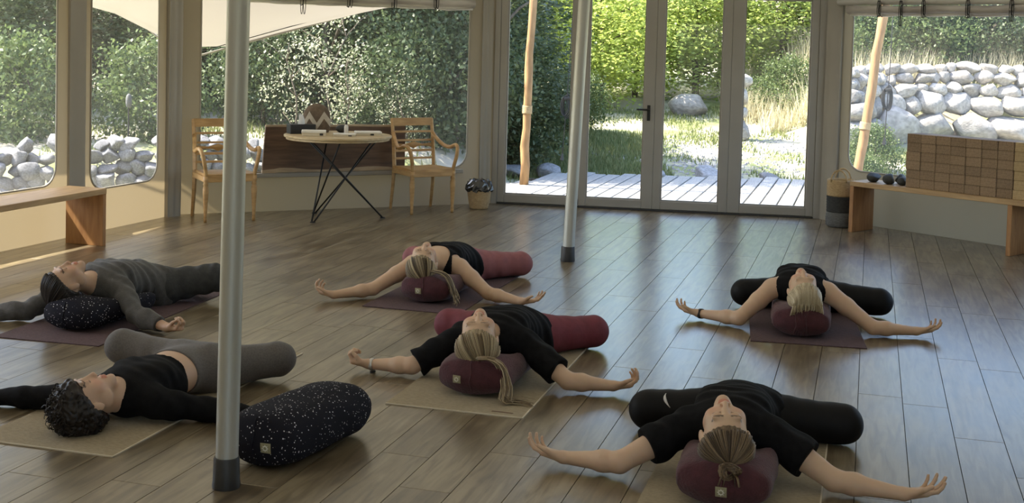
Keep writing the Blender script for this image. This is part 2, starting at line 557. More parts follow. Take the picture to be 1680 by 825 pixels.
fl = empty('floor')
tag(fl, 'brown wooden plank floor with a satin sheen reflecting the doors', None, None, 'structure')
MB().prism(ROOM[::-1], -0.12, -0.014).build('subfloor', M['joint'], fl)
FA = PI / 2 - AX                              # local x of a board runs along its length
ca, sa = math.cos(FA), math.sin(FA)
def board_mesh(poly, z0, z1, ch=0.0016):
    n = len(poly)
    cx = sum(p[0] for p in poly) / n; cyy = sum(p[1] for p in poly) / n
    ins = []
    for x, y in poly:
        l = math.hypot(x - cx, y - cyy) or 1
        ins.append((x - (x - cx) / l * ch * 1.5, y - (y - cyy) / l * ch * 1.5))
    v = [(x, y, z0) for x, y in poly] + [(x, y, z1 - ch) for x, y in poly] + [(x, y, z1) for x, y in ins]
    f = [tuple(range(2 * n, 3 * n))]
    for r in (0, 1):
        f += [(r * n + i, r * n + (i + 1) % n, (r + 1) * n + (i + 1) % n, (r + 1) * n + i) for i in range(n)]
    return v, f
PW, GAP = 0.21, 0.0028
LENS = (1.20, 1.50, 1.80)
shared_board = {}
boards = []
rr = random.Random(3)
for row in range(-42, 62):
    u = -9.0 + rr.random() * 1.2
    while u < 17:
        L_ = rr.choice(LENS)
        y0 = row * PW
        rect = [(u + GAP / 6, y0 + GAP / 2), (u + L_ - GAP / 6, y0 + GAP / 2), (u + L_ - GAP / 6, y0 + PW - GAP / 2), (u + GAP / 6, y0 + PW - GAP / 2)]
        wp = [(x * ca - y * sa, x * sa + y * ca) for x, y in rect]
        cl = clip_poly(wp, ROOM)
        if len(cl) >= 3:
            mx_ = sum(p[0] for p in cl) / len(cl); my_ = sum(p[1] for p in cl) / len(cl)
            whole = all(min(math.hypot(c[0] - w[0], c[1] - w[1]) for c in cl) < 1e-6 for w in wp) and len(cl) == 4
            inview = my_ > 3.9 and abs(mx_) < my_ * 0.44 + 0.5
            boards.append((not inview, my_, u, y0, L_, whole, cl))
        u += L_
boards.sort(key=lambda b: (b[0], b[1]))
rest = MB()
for i, (far, my_, u, y0, L_, whole, cl) in enumerate(boards):
    if i < 300 and not far:
        if whole:
            if L_ not in shared_board:
                v, f = board_mesh([(GAP / 6, GAP / 2), (L_ - GAP / 6, GAP / 2), (L_ - GAP / 6, PW - GAP / 2), (GAP / 6, PW - GAP / 2)], -0.014, 0.0)
                shared_board[L_] = MB().add(v, f).mesh('plank', M['floor'])
            o = obj('plank', shared_board[L_], fl)
            o.location = (u * ca - y0 * sa, u * sa + y0 * ca, 0)
        else:
            ox, oy = cl[0]
            lp = [((x - ox) * ca + (y - oy) * sa, -(x - ox) * sa + (y - oy) * ca) for x, y in cl]
            v, f = board_mesh(lp, -0.014, 0.0)
            o = MB().add(v, f).build('plank', M['floor'], fl)
            o.location = (ox, oy, 0)
        o.rotation_euler = (0, 0, FA)
    else:
        lp = [(x * ca + y * sa, -x * sa + y * ca) for x, y in cl]
        v, f = board_mesh(lp, -0.014, 0.0)
        rest.add(v, f)
o = rest.build('plank_field', M['floor'], fl)
o.rotation_euler = (0, 0, FA)
o['kind'] = 'stuff'

def rrect(u0, u1, z0, z1, r, n=6):
    p = []
    for cx, cz, a0 in ((u1 - r, z0 + r, -PI / 2), (u1 - r, z1 - r, 0), (u0 + r, z1 - r, PI / 2), (u0 + r, z0 + r, PI)):
        for k in range(n + 1):
            a = a0 + k * PI / 2 / n
            p.append((cx + r * math.cos(a), cz + r * math.sin(a)))
    return p

def wall_frame(p0, p1):
    return (p0[0], p0[1], 0), math.atan2(p1[1] - p0[1], p1[0] - p0[0]), math.hypot(p1[0] - p0[0], p1[1] - p0[1])

def canvas_wall(name, p0, p1, openings, label):
    loc, rz, L_ = wall_frame(p0, p1)
    root = empty(name, loc, rz)
    tag(root, label, None, None, 'structure')
    bm = bmesh.new()
    def loop(pts):
        vs_ = [bm.verts.new((x, 0, z)) for x, z in pts]
        return [bm.edges.new((vs_[i], vs_[(i + 1) % len(vs_)])) for i in range(len(vs_))]
    es = loop([(0, -0.02), (L_, -0.02), (L_, WALL_H), (0, WALL_H)])
    for op in openings:
        es += loop(rrect(*op))
    bmesh.ops.triangle_fill(bm, use_beauty=True, edges=es, normal=(0, 1, 0))
    me = bpy.data.meshes.new('canvas')
    bm.to_mesh(me); bm.free()
    me.materials.append(M['canvas'])
    obj('canvas', me, root)
    for op in openings:                        # welted hem round each opening
        pts = [(x, -0.004, z) for x, z in rrect(*op)]
        MB().tube(pts + pts[:2], 0.008, 6, False).build('hem', M['canvas_trim'], root, True)
    return root

def vinyl_window(n, p0, p1, op, label):
    loc, rz, L_ = wall_frame(p0, p1)
    w = MB()
    pts = rrect(*op)
    k = len(pts)
    w.add([(x, -0.002, z) for x, z in pts] , [tuple(range(k))])
    o = w.build('window_%d' % n, M['vinyl'])
    o.location = loc; o.rotation_euler = (0, 0, rz)
    tag(o, label, None, None, 'structure')
    return o

OPL = [(0.08, 1.75, 0.45, 2.25, 0.16), (2.18, 3.13, 0.36, 2.25, 0.16)]
OPW = [(0.21, 2.96, 0.385, 2.25, 0.16)]
OPR = [(0.25, 2.95, 0.52, 2.25, 0.16)]
canvas_wall('wall_left', V0, V1, OPL, 'beige canvas wall with two clear windows above the left bench')
wwin = canvas_wall('wall_window', V1, V2, OPW, 'beige canvas wall with one wide clear window behind the round table')
canvas_wall('wall_right', V3, V4, OPR, 'beige canvas wall with a wide window behind the cork blocks')
vinyl_window(1, V0, V1, OPL[0], 'clear vinyl window above the left bench at the picture edge')
vinyl_window(2, V0, V1, OPL[1], 'narrow clear vinyl window with rounded lower corners left of the chair')
vinyl_window(3, V1, V2, OPW[0], 'wide clear vinyl window behind the round table')
vinyl_window(4, V3, V4, OPR[0], 'wide clear vinyl window behind the stacked cork blocks')
# the rest of the tent, behind and beside the photographer
for nm, a, b, op, n in (('wall_left_near', ROOM[1], V0, (0.3, 2.7, 0.6, 2.2, 0.16), 5), ('wall_left_rear', ROOM[0], ROOM[1], (0.5, 7.0, 0.6, 2.2, 0.16), 6),
                        ('wall_right_near', V4, ROOM[7], (0.3, 2.7, 0.6, 2.2, 0.16), 7), ('wall_right_rear', ROOM[7], ROOM[8], (0.6, 8.4, 0.6, 2.2, 0.16), 8)):
    canvas_wall(nm, a, b, [op] if n in (5, 7) else [], 'beige canvas tent wall beside the photographer')
    if n in (5, 7): vinyl_window(n, a, b, op, 'clear vinyl side window out of view')
canvas_wall('wall_back', ROOM[8], ROOM[0], [(3.9, 6.9, 0.6, 2.2, 0.16)], 'beige canvas tent wall behind the photographer')
vinyl_window(9, ROOM[8], ROOM[0], (3.9, 6.9, 0.6, 2.2, 0.16), 'clear vinyl window behind the photographer')

ceil = MB()
cpts = [(x, y, WALL_H) for x, y in ROOM]
ridge = [(0.5, 0.5, 4.0), (0.5, 8.0, 4.0)]
nR = len(ROOM)
ceil.v = cpts + ridge
for i in range(nR):
    j = (i + 1) % nR
    ra = nR if (ROOM[i][1] < 5.5) else nR + 1
    rb = nR if (ROOM[j][1] < 5.5) else nR + 1
    ceil.f.append((i, j, rb, ra) if ra != rb else (i, j, ra))
o = ceil.build('ceiling', M['roof'])
tag(o, 'white translucent tent roof membrane over the room', None, None, 'structure')

# ledge that carries the dark slab under the wide window
loc, rz, L_ = wall_frame(V1, V2)
o = MB().box((0.22, -0.07, 0.335), (2.90, -0.006, 0.375), 0.004).build('trim_1', M['canvas_trim'])
o.location = loc; o.rotation_euler = (0, 0, rz)
tag(o, 'pale narrow ledge below the wide window', None, None, 'structure')

# pleated canvas posts between the panels
def pleated_post(n, p, rz, w, d, h, label, folds=5, amp=0.006):
    pts = []
    k = folds * 6
    for i in range(k + 1):
        t = i / k
        pts.append((-w / 2 + w * t, -d + amp * math.sin(t * folds * 2 * PI)))
    pts += [(w / 2, 0.0), (-w / 2, 0.0)]
    m = MB()
    nz_ = 14
    npt = len(pts)
    for zi in range(nz_ + 1):
        z = h * zi / nz_
        for j, (x, y) in enumerate(pts):
            wob = 0.002 * math.sin(z * 9 + j * 0.2) if j <= k else 0
            m.v.append((x, y + wob, z))
    for zi in range(nz_):
        for j in range(npt):
            a = zi * npt + j; b = zi * npt + (j + 1) % npt
            m.f.append((a, b, b + npt, a + npt))
    m.f.append(tuple(range(npt - 1, -1, -1)))
    o = m.build('trim_%d' % n, M['canvas_trim'], None, True)
    soft(o, 60)
    o.location = (p[0], p[1], 0); o.rotation_euler = (0, 0, rz)
    tag(o, label, None, None, 'structure')
def on_wall(p0, p1, u, off=0.0):
    loc, rz, L_ = wall_frame(p0, p1)
    return (p0[0] + math.cos(rz) * u - math.sin(rz) * off, p0[1] + math.sin(rz) * u + math.cos(rz) * off), rz
p, rz = on_wall(V0, V1, 1.985, -0.006); pleated_post(2, p, rz, 0.20, 0.022, WALL_H, 'pleated canvas strip between the two left windows', 1)
p, rz = on_wall(V0, V1, 3.33, -0.02); pleated_post(3, p, (rz + math.radians(26)) / 2 + 0.1, 0.15, 0.05, WALL_H, 'pleated canvas post in the corner beside the left chair', 2)
p, rz = on_wall(V1, V2, 3.16, -0.006); pleated_post(4, p, rz, 0.12, 0.02, WALL_H, 'canvas strip between the wide window and the glass doors', 2, 0.003)
p, rz = on_wall(V3, V4, 0.06, -0.01); pleated_post(5, p, rz + 0.2, 0.16, 0.06, WALL_H, 'pleated canvas post right of the glass doors', 1)

# ------------------------------------------------------------------ glass doors
dl, dr, DL = wall_frame(V2, V3)
o = MB().box((-0.02, -0.03, 2.30), (DL, 0.05, WALL_H)).build('wall_door_head', M['canvas_trim'])
o.location = dl; o.rotation_euler = (0, 0, dr)
tag(o, 'canvas header above the glass doors', None, None, 'structure')
of = MB()
of.box((-0.03, -0.04, 0), (0.028, 0.06, 2.30), 0.004)
of.box((3.274, -0.04, 0), (3.395, 0.06, 2.30), 0.004)
o = of.build('trim_6', M['alu_door']); o.location = dl; o.rotation_euler = (0, 0, dr)
tag(o, 'grey metal jambs at either side of the glass doors', None, None, 'structure')
o = MB().box((0.028, -0.045, 0.0), (3.274, 0.06, 0.016), 0.003).build('trim_7', M['gasket']); o.location = dl; o.rotation_euler = (0, 0, dr)
tag(o, 'dark threshold strip under the glass doors', None, None, 'structure')
DOORS = [(0.0285, 0.8705, 0.105, 0.785), (0.8715, 1.6525, 0.963, 1.541), (1.6535, 2.4125, 1.735, 2.322), (2.4135, 3.2735, 2.537, 3.197)]
DLAB = ['first glass door panel from the left, half hidden by a pole', 'glass door panel with the black lever handle',
        'glass door panel just right of the door handle', 'rightmost glass door panel beside the striped basket']
for i, (a, b, g0, g1) in enumerate(DOORS):
    root = empty('door_%d' % (i + 1), dl, dr)
    tag(root, DLAB[i], None, None, 'structure')
    y0, y1 = -0.03, 0.035
    MB().box((a, y0, 0.018), (g0, y1, 2.29), 0.005).build('stile', M['alu_door'], root)
    MB().box((g1, y0, 0.018), (b, y1, 2.29), 0.005).build('stile', M['alu_door'], root)
    MB().box((g0, y0, 0.018), (g1, y1, 0.105), 0.005).build('rail', M['alu_door'], root)
    MB().box((g0, y0, 2.20), (g1, y1, 2.29), 0.005).build('rail', M['alu_door'], root)
    gk = MB()
    t = 0.012
    gk.box((g0, -0.018, 0.105), (g0 + t, 0.02, 2.2)).box((g1 - t, -0.018, 0.105), (g1, 0.02, 2.2))
    gk.box((g0 + t, -0.018, 0.105), (g1 - t, 0.02, 0.105 + t)).box((g0 + t, -0.018, 2.2 - t), (g1 - t, 0.02, 2.2))
    gk.build('bead', M['alu_door'], root)
    MB().box((g0 + 0.004, -0.003, 0.11), (g1 - 0.004, 0.003, 2.195)).build('pane', M['glass'], root)
    if i == 1:
        h = MB()
        h.box((1.575, y0 - 0.008, 0.93), (1.607, y0, 1.09), 0.002)
        h.tube([(1.590, y0, 1.045), (1.590, y0 - 0.05, 1.045)], 0.010, 8)
        h.tube([(1.595, y0 - 0.05, 1.045), (1.47, y0 - 0.052, 1.045)], 0.010, 8)
        h.tube([(1.590, y0, 0.955), (1.590, y0 - 0.016, 0.955)], 0.010, 8)
        h.build('handle', M['iron'], root, False)
    if i in (0, 1):
        MB().box((b - 0.02 if i == 0 else a, y0 - 0.015, 0.03), (b - 0.004 if i == 0 else a + 0.016, y0, 0.09), 0.002).build('hinge', M['gasket'], root)

# ------------------------------------------------------------------ tent poles
def tent_pole(base, top, r, label):
    root = empty('tent_pole', base)
    d = Vector(top) - Vector(base)
    f = lambda t: d * t
    l = d.length
    MB().tube([f(0.11 / l), f(0.5), f(1.0)], [r, r, r], 28).build('tube', M['alu_pole'], root, True)
    soft(root.children[0], 50)
    ft = MB()
    ft.lathe([(r * 1.22, 0), (r * 1.25, 0.012), (r * 1.2, 0.03), (r * 1.14, 0.112), (r * 1.09, 0.118), (r * 0.9, 0.118)], 28)
    o = ft.build('rubber_foot', M['rubber'], root, True); soft(o, 50)
    o.rotation_euler = (0, 0, 0)
    tag(root, label, 'pole')
tent_pole((-1.045, 4.66, 0), (-1.012, 4.66, 3.3), 0.0425, 'thick aluminium tent pole with black foot in front, beside the starry bolster')
tent_pole((0.47, 9.74, 0), (0.575, 9.74, 3.02), 0.046, 'slim aluminium tent pole with black foot standing before the glass doors')

# ------------------------------------------------------------------ canopy outside
inner = [(-4.9, -2.2), (-4.9, 5.4), V0, (-3.7, 9.93), (-3.45, 10.6), (-3.25, 11.1), V1, (-2.4, 11.92), (-1.6, 12.31), (-0.9, 12.66), V2]
outer = [(-6.35, -2.2, 2.1), (-6.35, 5.4, 2.1), (-5.42, 8.75, 2.10), (-4.80, 10.65, 2.08), (-4.70, 11.65, 2.05), (-4.02, 12.8, 1.95), (-3.42, 13.05, 1.43),
         (-2.60, 13.30, 1.69), (-1.66, 13.85, 2.00), (-0.9, 14.1, 2.16), (-0.1, 14.15, 2.3)]
cv = MB()
nr = 8
for i in range(len(inner)):
    a = Vector((inner[i][0], inner[i][1], WALL_H + 0.01)); b = Vector(outer[i])
    for k in range(nr + 1):
        t = k / nr
        q = a.lerp(b, t); q.z += -0.10 * math.sin(PI * t) if i > 4 else 0.0
        cv.v.append(q[:])
for i in range(len(inner) - 1):
    for k in range(nr):
        a = i * (nr + 1) + k
        cv.f.append((a, a + 1, a + nr + 2, a + nr + 1))
root = empty('canopy', (0, 0, 0))
o = cv.build('canopy_cloth', M['sail'], root, True)
sm = o.modifiers.new('smooth', 'SUBSURF'); sm.levels = 1; sm.render_levels = 1
MB().tube(outer, 0.012, 6).build('hem', M['canvas_trim'], root, True)
MB().tube([(p_[0] * 0.985 + 0.02, p_[1] - 0.10, p_[2] + 0.055) for p_ in outer[4:]], 0.005, 5).build('seam', M['cord'], root, True)
tag(root, 'white tent canopy edge curving down outside the left windows', 'canopy')

# ------------------------------------------------------------------ garden ground
def sstep(a, b, x):
    t = min(1, max(0, (x - a) / (b - a)))
    return t * t * (3 - 2 * t)
ROCKLINE = [(-8.4, 10.3), (-6.4, 11.5), (-5.0, 12.35), (-3.7, 13.15), (-2.0, 14.3), (-0.5, 15.25)]
WALLLINE = [(5.5, 20.4), (6.2, 21.4), (7.6, 21.7), (9.4, 21.6), (11.5, 21.2)]
def line_side(pts, x, y):
    """signed distance to a polyline that runs left to right, positive beyond it"""
    best = None
    for (x0, y0), (x1, y1) in zip(pts[:-1], pts[1:]):
        dx, dy = x1 - x0, y1 - y0
        l2 = dx * dx + dy * dy
        t = min(1, max(0, ((x - x0) * dx + (y - y0) * dy) / l2))
        px, py = x0 + dx * t, y0 + dy * t
        d = math.hypot(x - px, y - py)
        sgn = 1 if (dx * (y - y0) - dy * (x - x0)) > 0 else -1
        if best is None or d < abs(best): best = sgn * d
    return best
def ground_z(x, y):
    z = -0.20
    z += 0.085 * max(0, y - 17.2) if y < 32 else 0.085 * 14.8
    b = line_side(ROCKLINE, x, y)
    if x < 0.2 and b > -0.3:
        z = max(z, -0.2 + 0.55 * sstep(-0.1, 0.7, b) * sstep(0.2, -1.2, x) + 0.07 * max(0, b - 0.7) * sstep(0.2, -1.2, x))
    w = line_side(WALLLINE, x, y)
    if x > 5.0:
        z += 0.85 * sstep(0.1, 0.7, w) * sstep(5.0, 5.8, x) + 0.10 * max(0, w - 0.7) * sstep(5.0, 6.0, x)
    return z + 0.03 * math.sin(x * 1.7 + 0.3) * math.sin(y * 1.3)
g = MB()
gx = [-16 + 0.4 * i for i in range(86)]; gy = [12.2 + 0.4 * i for i in range(62)]
gx0 = [-40, -28, -20]; gx = gx0 + gx + [22, 28, 40]
gy = gy + [39, 44, 60]
nx_, ny_ = len(gx), len(gy)
for y in gy:
    for x in gx:
        g.v.append((x, y, ground_z(x, y)))
for j in range(ny_ - 1):
    for i in range(nx_ - 1):
        a = j * nx_ + i
        g.f.append((a, a + 1, a + nx_ + 1, a + nx_))
gy2 = [-30, -10, 0, 4, 8, 10, 11.2, 12.2]
b0 = len(g.v)
for y in gy2:
    for x in gx:
        inside = -4.9 < x < 5.9 and -2.5 < y < 12.3
        g.v.append((x, y, (ground_z(x, y) if y == 12.2 else -0.2 + (0.45 * sstep(-5.5, -8, x) if not inside else 0))))
for j in range(len(gy2) - 1):
    for i in range(nx_ - 1):
        a = b0 + j * nx_ + i
        g.f.append((a, a + 1, a + nx_ + 1, a + nx_))
o = g.build('ground', M['soil'], None, True)
tag(o, 'sunlit garden ground of grass and pale gravel outside the tent', None, None, 'structure')

# ------------------------------------------------------------------ deck boards
deck = empty('deck', (0, 0, 0))
tag(deck, 'weathered grey timber deck outside the glass doors', 'deck')
DW = 0.165
dmeshes = {}
ta = math.tan(AX)
for i in range(-13, 33):
    # each board starts at the door line and runs out to the garden
    off = i * (DW + 0.012) / math.cos(AX)
    x_d = -0.15 + off                                  # where it meets the door line
    y_d = 13.10 - 0.155 * (x_d + 0.16) if x_d > -0.16 else 13.16 + 0.478 * (x_d + 0.16)
    if x_d > 3.2: y_d = 12.6 - 1.1 * (x_d - 3.2)
    yend = 16.75 + 0.10 * math.sin(i * 1.9)
    L_ = round((yend - y_d) / math.cos(AX) * 5) / 5
    if x_d < -1.3: continue
    if x_d < -0.5: L_ = round(min(L_, 2.0 + 0.9 * (x_d + 1.3)) * 5) / 5
    if L_ < 0.6: continue
    if L_ not in dmeshes:
        dmeshes[L_] = MB().box((0, 0, -0.028), (L_, DW, 0), 0.004).mesh('deck_board', M['deck'])
    o = obj('deck_board', dmeshes[L_], deck)
    o.location = (x_d + 0.03, y_d + 0.10, -0.055)
    o.rotation_euler = (0, 0, PI / 2 - AX)
for y in (13.6, 15.0, 16.3):
    MB().box((0.2, y, -0.2), (4.6, y + 0.06, -0.085)).build('joist', M['bark'], deck)

# ------------------------------------------------------------------ stones
def stone_mesh(name, seed, m, sub=3, cuts=13, rough_=0.035):
    r = np.random.default_rng(seed)
    bm = bmesh.new()
    bmesh.ops.create_icosphere(bm, subdivisions=sub, radius=1.0)
    dirs = r.normal(size=(cuts, 3)); dirs /= np.linalg.norm(dirs, axis=1)[:, None]
    lim = r.uniform(0.56, 0.88, cuts)
    ph = r.uniform(0, 6.28, 6)
    for v in bm.verts:
        c = np.array(v.co)
        for d, l in zip(dirs, lim):
            e = c @ d
            if e > l: c = c - d * (e - l) * 0.94
        c = c * (1 + rough_ * (math.sin(c[0] * 5 + ph[0]) * math.sin(c[1] * 6 + ph[1]) + math.sin(c[2] * 7 + ph[2]) * 0.7))
        v.co = Vector(c)
    me = bpy.data.meshes.new(name)
    bm.to_mesh(me); bm.free()
    me.materials.append(m)
    me.polygons.foreach_set('use_smooth', [True] * len(me.polygons))
    return me
ROCKS = [stone_mesh('stone', 100 + i, M['rock']) for i in range(7)]
ROCKB = [stone_mesh('stone', 200 + i, M['rock_blue']) for i in range(7)]
def put_stone(parent, meshes, p, s, r):
    o = obj('stone', r.choice(meshes), parent)
    o.location = p
    o.scale = s
    o.rotation_euler = (r.uniform(-0.35, 0.35), r.uniform(-0.35, 0.35), r.uniform(0, 6.28))
    return o
def along(pts, d):
    for (a, b) in zip(pts[:-1], pts[1:]):
        l = math.hypot(b[0] - a[0], b[1] - a[1])
        if d <= l:
            t = d / l
            return (a[0] + (b[0] - a[0]) * t, a[1] + (b[1] - a[1]) * t)
        d -= l
    return pts[-1]
def poly_len(pts): return sum(math.hypot(b[0] - a[0], b[1] - a[1]) for a, b in zip(pts[:-1], pts[1:]))

r_ = random.Random(11)
sw = empty('stone_wall', (7.5, 21.6, 0.2))
tag(sw, 'dry stone retaining wall of pale boulders behind the cork blocks', 'stone wall')
Lw = poly_len(WALLLINE)
rowz = [(0.55, 0.95, 0.42), (0.34, 0.60, 0.27), (0.24, 0.48, 0.20), (0.20, 0.46, 0.16), (0.18, 0.44, 0.14)]
zacc = 0.0
for ri, (smin_, smax_, hh) in enumerate(rowz):
    d = -0.1
    while d < Lw:
        w = r_.uniform(smin_, smax_)
        x, y = along(WALLLINE, max(0, d + w / 2))
        h_ = hh * r_.uniform(0.9, 1.2)
        z = ground_z(x, min(y, y) - 0.35) + zacc + h_ * 0.62
        o = put_stone(sw, ROCKS, (x - 7.5, y - 21.6 + 0.10 * ri + r_.uniform(-0.05, 0.05) - 0.12, z - 0.2), (w * 0.60, w * 0.5, h_ * 0.80), r_)
        o.rotation_euler = (r_.uniform(-0.2, 0.2), r_.uniform(-0.25, 0.25), r_.uniform(-0.3, 0.3) + r_.choice((0, PI)))
        d += w * 0.93
    zacc += hh * 1.12
rb = empty('rock_border', (-4, 13, 0))
tag(rb, 'low border of rounded pale rocks outside the left windows', 'rock border')
Lr = poly_len(ROCKLINE)
for ri, (w0, w1, hh, outw) in enumerate(((0.18, 0.28, 0.115, 0.0), (0.15, 0.27, 0.105, 0.06), (0.15, 0.28, 0.10, 0.12), (0.14, 0.27, 0.095, 0.18), (0.13, 0.27, 0.09, 0.25), (0.13, 0.27, 0.09, 0.32))):
    d = 2.6
    while d < Lr - (0.1 + 0.5 * ri):
        w = r_.uniform(w0, w1)
        x, y = along(ROCKLINE, d)
        h_ = hh * r_.uniform(0.85, 1.2)
        fall = 1.0 - 0.35 * sstep(5.5, Lr, d)
        z = -0.2 + ri * 0.128 * fall + h_ * 0.8
        if not (ri == 5 and r_.random() < 0.35):
            put_stone(rb, ROCKB, (x + 4 - outw * 0.5, y - 13 + outw * 0.8 + r_.uniform(-0.05, 0.05), z), (w * 0.64, w * 0.58, h_ * 0.95), r_)
        d += w * 0.88
for i, (x, y, s, lab) in enumerate(((0.02, 17.15, 0.20, 'rounded stone lying at the deck edge beside the left wooden post'), (0.55, 17.2, 0.24, 'flat pale stone at the deck edge right of the left wooden post'),
                             (0.95, 17.2, 0.15, 'small pale stone at the deck edge left of the slim tent pole'), (2.05, 17.35, 0.15, 'small pale stone on the gravel behind the third glass door panel'),
                             (2.75, 17.3, 0.22, 'grey stone at the deck edge behind the third glass door panel'), (3.62, 17.35, 0.16, 'small stone at the deck edge behind the rightmost glass door panel'),
                             (4.3, 17.35, 0.18, 'pale stone at the deck edge near the right end of the glass doors'))):
    o = obj('garden_stone', ROCKB[i % 7])
    o.location = (x, y, ground_z(x, y) + s * 0.45); o.scale = (s * 1.2, s, s * 0.62); o.rotation_euler = (0.1, 0.1, i * 1.3)
    tag(o, lab, 'stone', 'stones along the deck edge')
o = obj('boulder', stone_mesh('boulder', 331, M['rock'], 3, 8, 0.05))
o.location = (3.42, 24.0, ground_z(3.42, 24) + 0.14); o.scale = (0.44, 0.36, 0.28); o.rotation_euler = (0.05, 0.12, 0.4)
tag(o, 'large pale boulder lying on the sunny garden behind the doors', 'boulder')
# two upright carved stones, stacked, behind the third and fourth door panels
st = empty('stone_cairn', (3.78, 21.0, ground_z(3.78, 21.0)))
for i, (z, sx, sz) in enumerate(((0.17, 0.27, 0.2), (0.46, 0.26, 0.2), (0.76, 0.31, 0.22), (1.02, 0.29, 0.16))):
    o = obj('stone', ROCKS[(i * 2 + 1) % 7], st); o.location = (0.03 * (-1) ** i, 0, z); o.scale = (sx, 0.2, sz); o.rotation_euler = (0, 0, i * 2.0)
tag(st, 'upright stack of grey stones on the gravel, split by a door frame', 'stone stack')

# ------------------------------------------------------------------ peeled wooden posts and ropes
def rough_pole(base, top, r0, r1, seed, label):
    r2 = random.Random(seed)
    b, t = Vector(base), Vector(top)
    pts = []; rad = []
    for i in range(15):
        f = i / 14
        pts.append((b.lerp(t, f) - b) + Vector((r2.uniform(-1, 1), r2.uniform(-1, 1), 0)) * 0.012)
        rad.append((r0 + (r1 - r0) * f) * r2.uniform(0.92, 1.08))
    root = empty('wooden_post', base)
    MB().tube(pts, rad, 10).build('trunk', M['pole_wood'], root, True)
    f = 0.27
    c = (b.lerp(t, f) - b)
    dd = (t - b).normalized()
    MB().tube([c + dd * (k * 0.012) for k in range(9)], [r0 * (1.12 if k % 2 else 1.2) for k in range(9)], 10).build('lashing', M['straw'], root, True)
    tag(root, label, 'post')
rough_pole((0.17, 15.35, -0.055), (0.24, 15.35, 3.2), 0.055, 0.05, 5, 'peeled wooden post standing on the deck behind the leftmost glass door')
rough_pole((4.40, 15.9, -0.15), (4.78, 15.9, 3.0), 0.06, 0.055, 6, 'leaning peeled wooden post outside beside the stone wall')
def rope(base, top, label, name='rope'):
    root = empty(name, base)
    b, t = Vector(base), Vector(top)
    h = t - b
    MB().tube([(0, 0, 0), h * 0.5 + Vector((0.01, 0, 0)), h], 0.006, 5).build('line', M['cord'], root)
    c = MB()
    for k in range(4):
        cpts = []
        for j in range(17):
            a = 2 * PI * j / 16
            cpts.append(h * 0.34 + Vector((0.05 * math.sin(a) + 0.015 * (k - 1.5), 0.012 * k, -0.11 + (0.12 + 0.012 * k) * math.cos(a))))
        c.tube(cpts, 0.007, 5, False)
    c.tube([h * 0.34 + Vector((-0.03, 0, -0.015)), h * 0.34 + Vector((0.04, 0, 0.0))], 0.022, 8)
    c.build('coil', M['cord'], root)
    MB().tube([(0, 0, 0.02), (0.005, 0, 0.10)], [0.03, 0.012], 6).build('hook', M['iron'], root)
    tag(root, label, 'rope')
rope((0.66, 16.0, 0.18), (0.76, 15.9, 2.6), 'coiled black guy rope hanging outside left of the slim tent pole')
rope((4.55, 15.2, 0.55), (4.60, 15.2, 2.6), 'coiled black guy rope hanging outside before the stone wall')
o = empty('garden_lamp', (-4.1, 13.35, 0.05))
MB().tube([(0, 0, 0), (0, 0, 0.85)], 0.008, 6).build('stake', M['iron'], o)
MB().lathe([(0.01, 0.84), (0.024, 0.85), (0.032, 0.89), (0.032, 0.94), (0.024, 0.97), (0.008, 0.99)], 14).build('lamp_head', M['straw_grey'], o, True)
tag(o, 'small garden stake lamp seen through the narrow left window', 'lamp')

# ------------------------------------------------------------------ planting
def leaf_cloud(name, m, n, shape, size, seed, droop=0.3, clump=None, spread=0.35):
    r = np.random.default_rng(seed)
    nc = clump or max(8, n // 60)
    # clump centres on and in the crown
    c = r.normal(size=(nc, 3)); c /= np.linalg.norm(c, axis=1)[:, None]
    c *= (r.uniform(0.25, 1.0, nc) ** 0.5)[:, None]
    c *= np.array(shape[:3]); c[:, 2] += shape[3]
    idx = r.integers(0, nc, n)
    p = c[idx] + r.normal(size=(n, 3)) * spread * np.array([1, 1, 0.8])
    p[:, 2] = np.maximum(p[:, 2], 0.05)
    d = r.normal(size=(n, 3)); d[:, 2] -= droop; d /= np.linalg.norm(d, axis=1)[:, None]
    s = np.cross(d, r.normal(size=(n, 3))); s /= np.linalg.norm(s, axis=1)[:, None]
    L_ = (size * r.uniform(0.6, 1.3, n))[:, None]
    nrm = np.cross(d, s)
    W = L_ * 0.30
    v = np.stack([p, p + d * L_ * 0.5 + s * W - nrm * L_ * 0.06, p + d * L_, p + d * L_ * 0.5 - s * W - nrm * L_ * 0.06], 1).reshape(-1, 3)
    return quads(name, v, m)
def quads(name, v, m, per=4):
    n = len(v) // per
    me = bpy.data.meshes.new(name)
    me.vertices.add(len(v)); me.vertices.foreach_set('co', np.ascontiguousarray(v, np.float32).ravel())
    me.loops.add(len(v)); me.loops.foreach_set('vertex_index', np.arange(len(v), dtype=np.int32))
    me.polygons.add(n); me.polygons.foreach_set('loop_start', np.arange(0, len(v), per, dtype=np.int32))
    me.materials.append(m)
    me.update(calc_edges=True)
    return me
def trunk_mesh(name, h, r0, seed, branches=6, lean=0.2):
    r2 = random.Random(seed)
    m = MB()
    pts = [Vector((lean * (t / 6) ** 1.5 * math.sin(t + seed), lean * 0.6 * (t / 6) * math.cos(t * 1.3 + seed), h * t / 6)) for t in range(7)]
    m.tube(pts, [r0 * (1 - 0.11 * i) for i in range(7)], 7)
    for k in range(branches):
        i = r2.randint(1, 5)
        a = r2.uniform(0, 6.28); l = r2.uniform(0.25, 0.5) * h
        b = pts[i]
        e = b + Vector((math.cos(a) * l * 0.7, math.sin(a) * l * 0.7, l * 0.5))
        m.tube([b, b.lerp(e, 0.5) + Vector((0, 0, 0.06 * l)), e], [r0 * 0.45, r0 * 0.3, r0 * 0.1], 5)
    return m.mesh(name, M['bark'], True)
KIND = {}
def kind(key, **k):
    KIND[key] = k
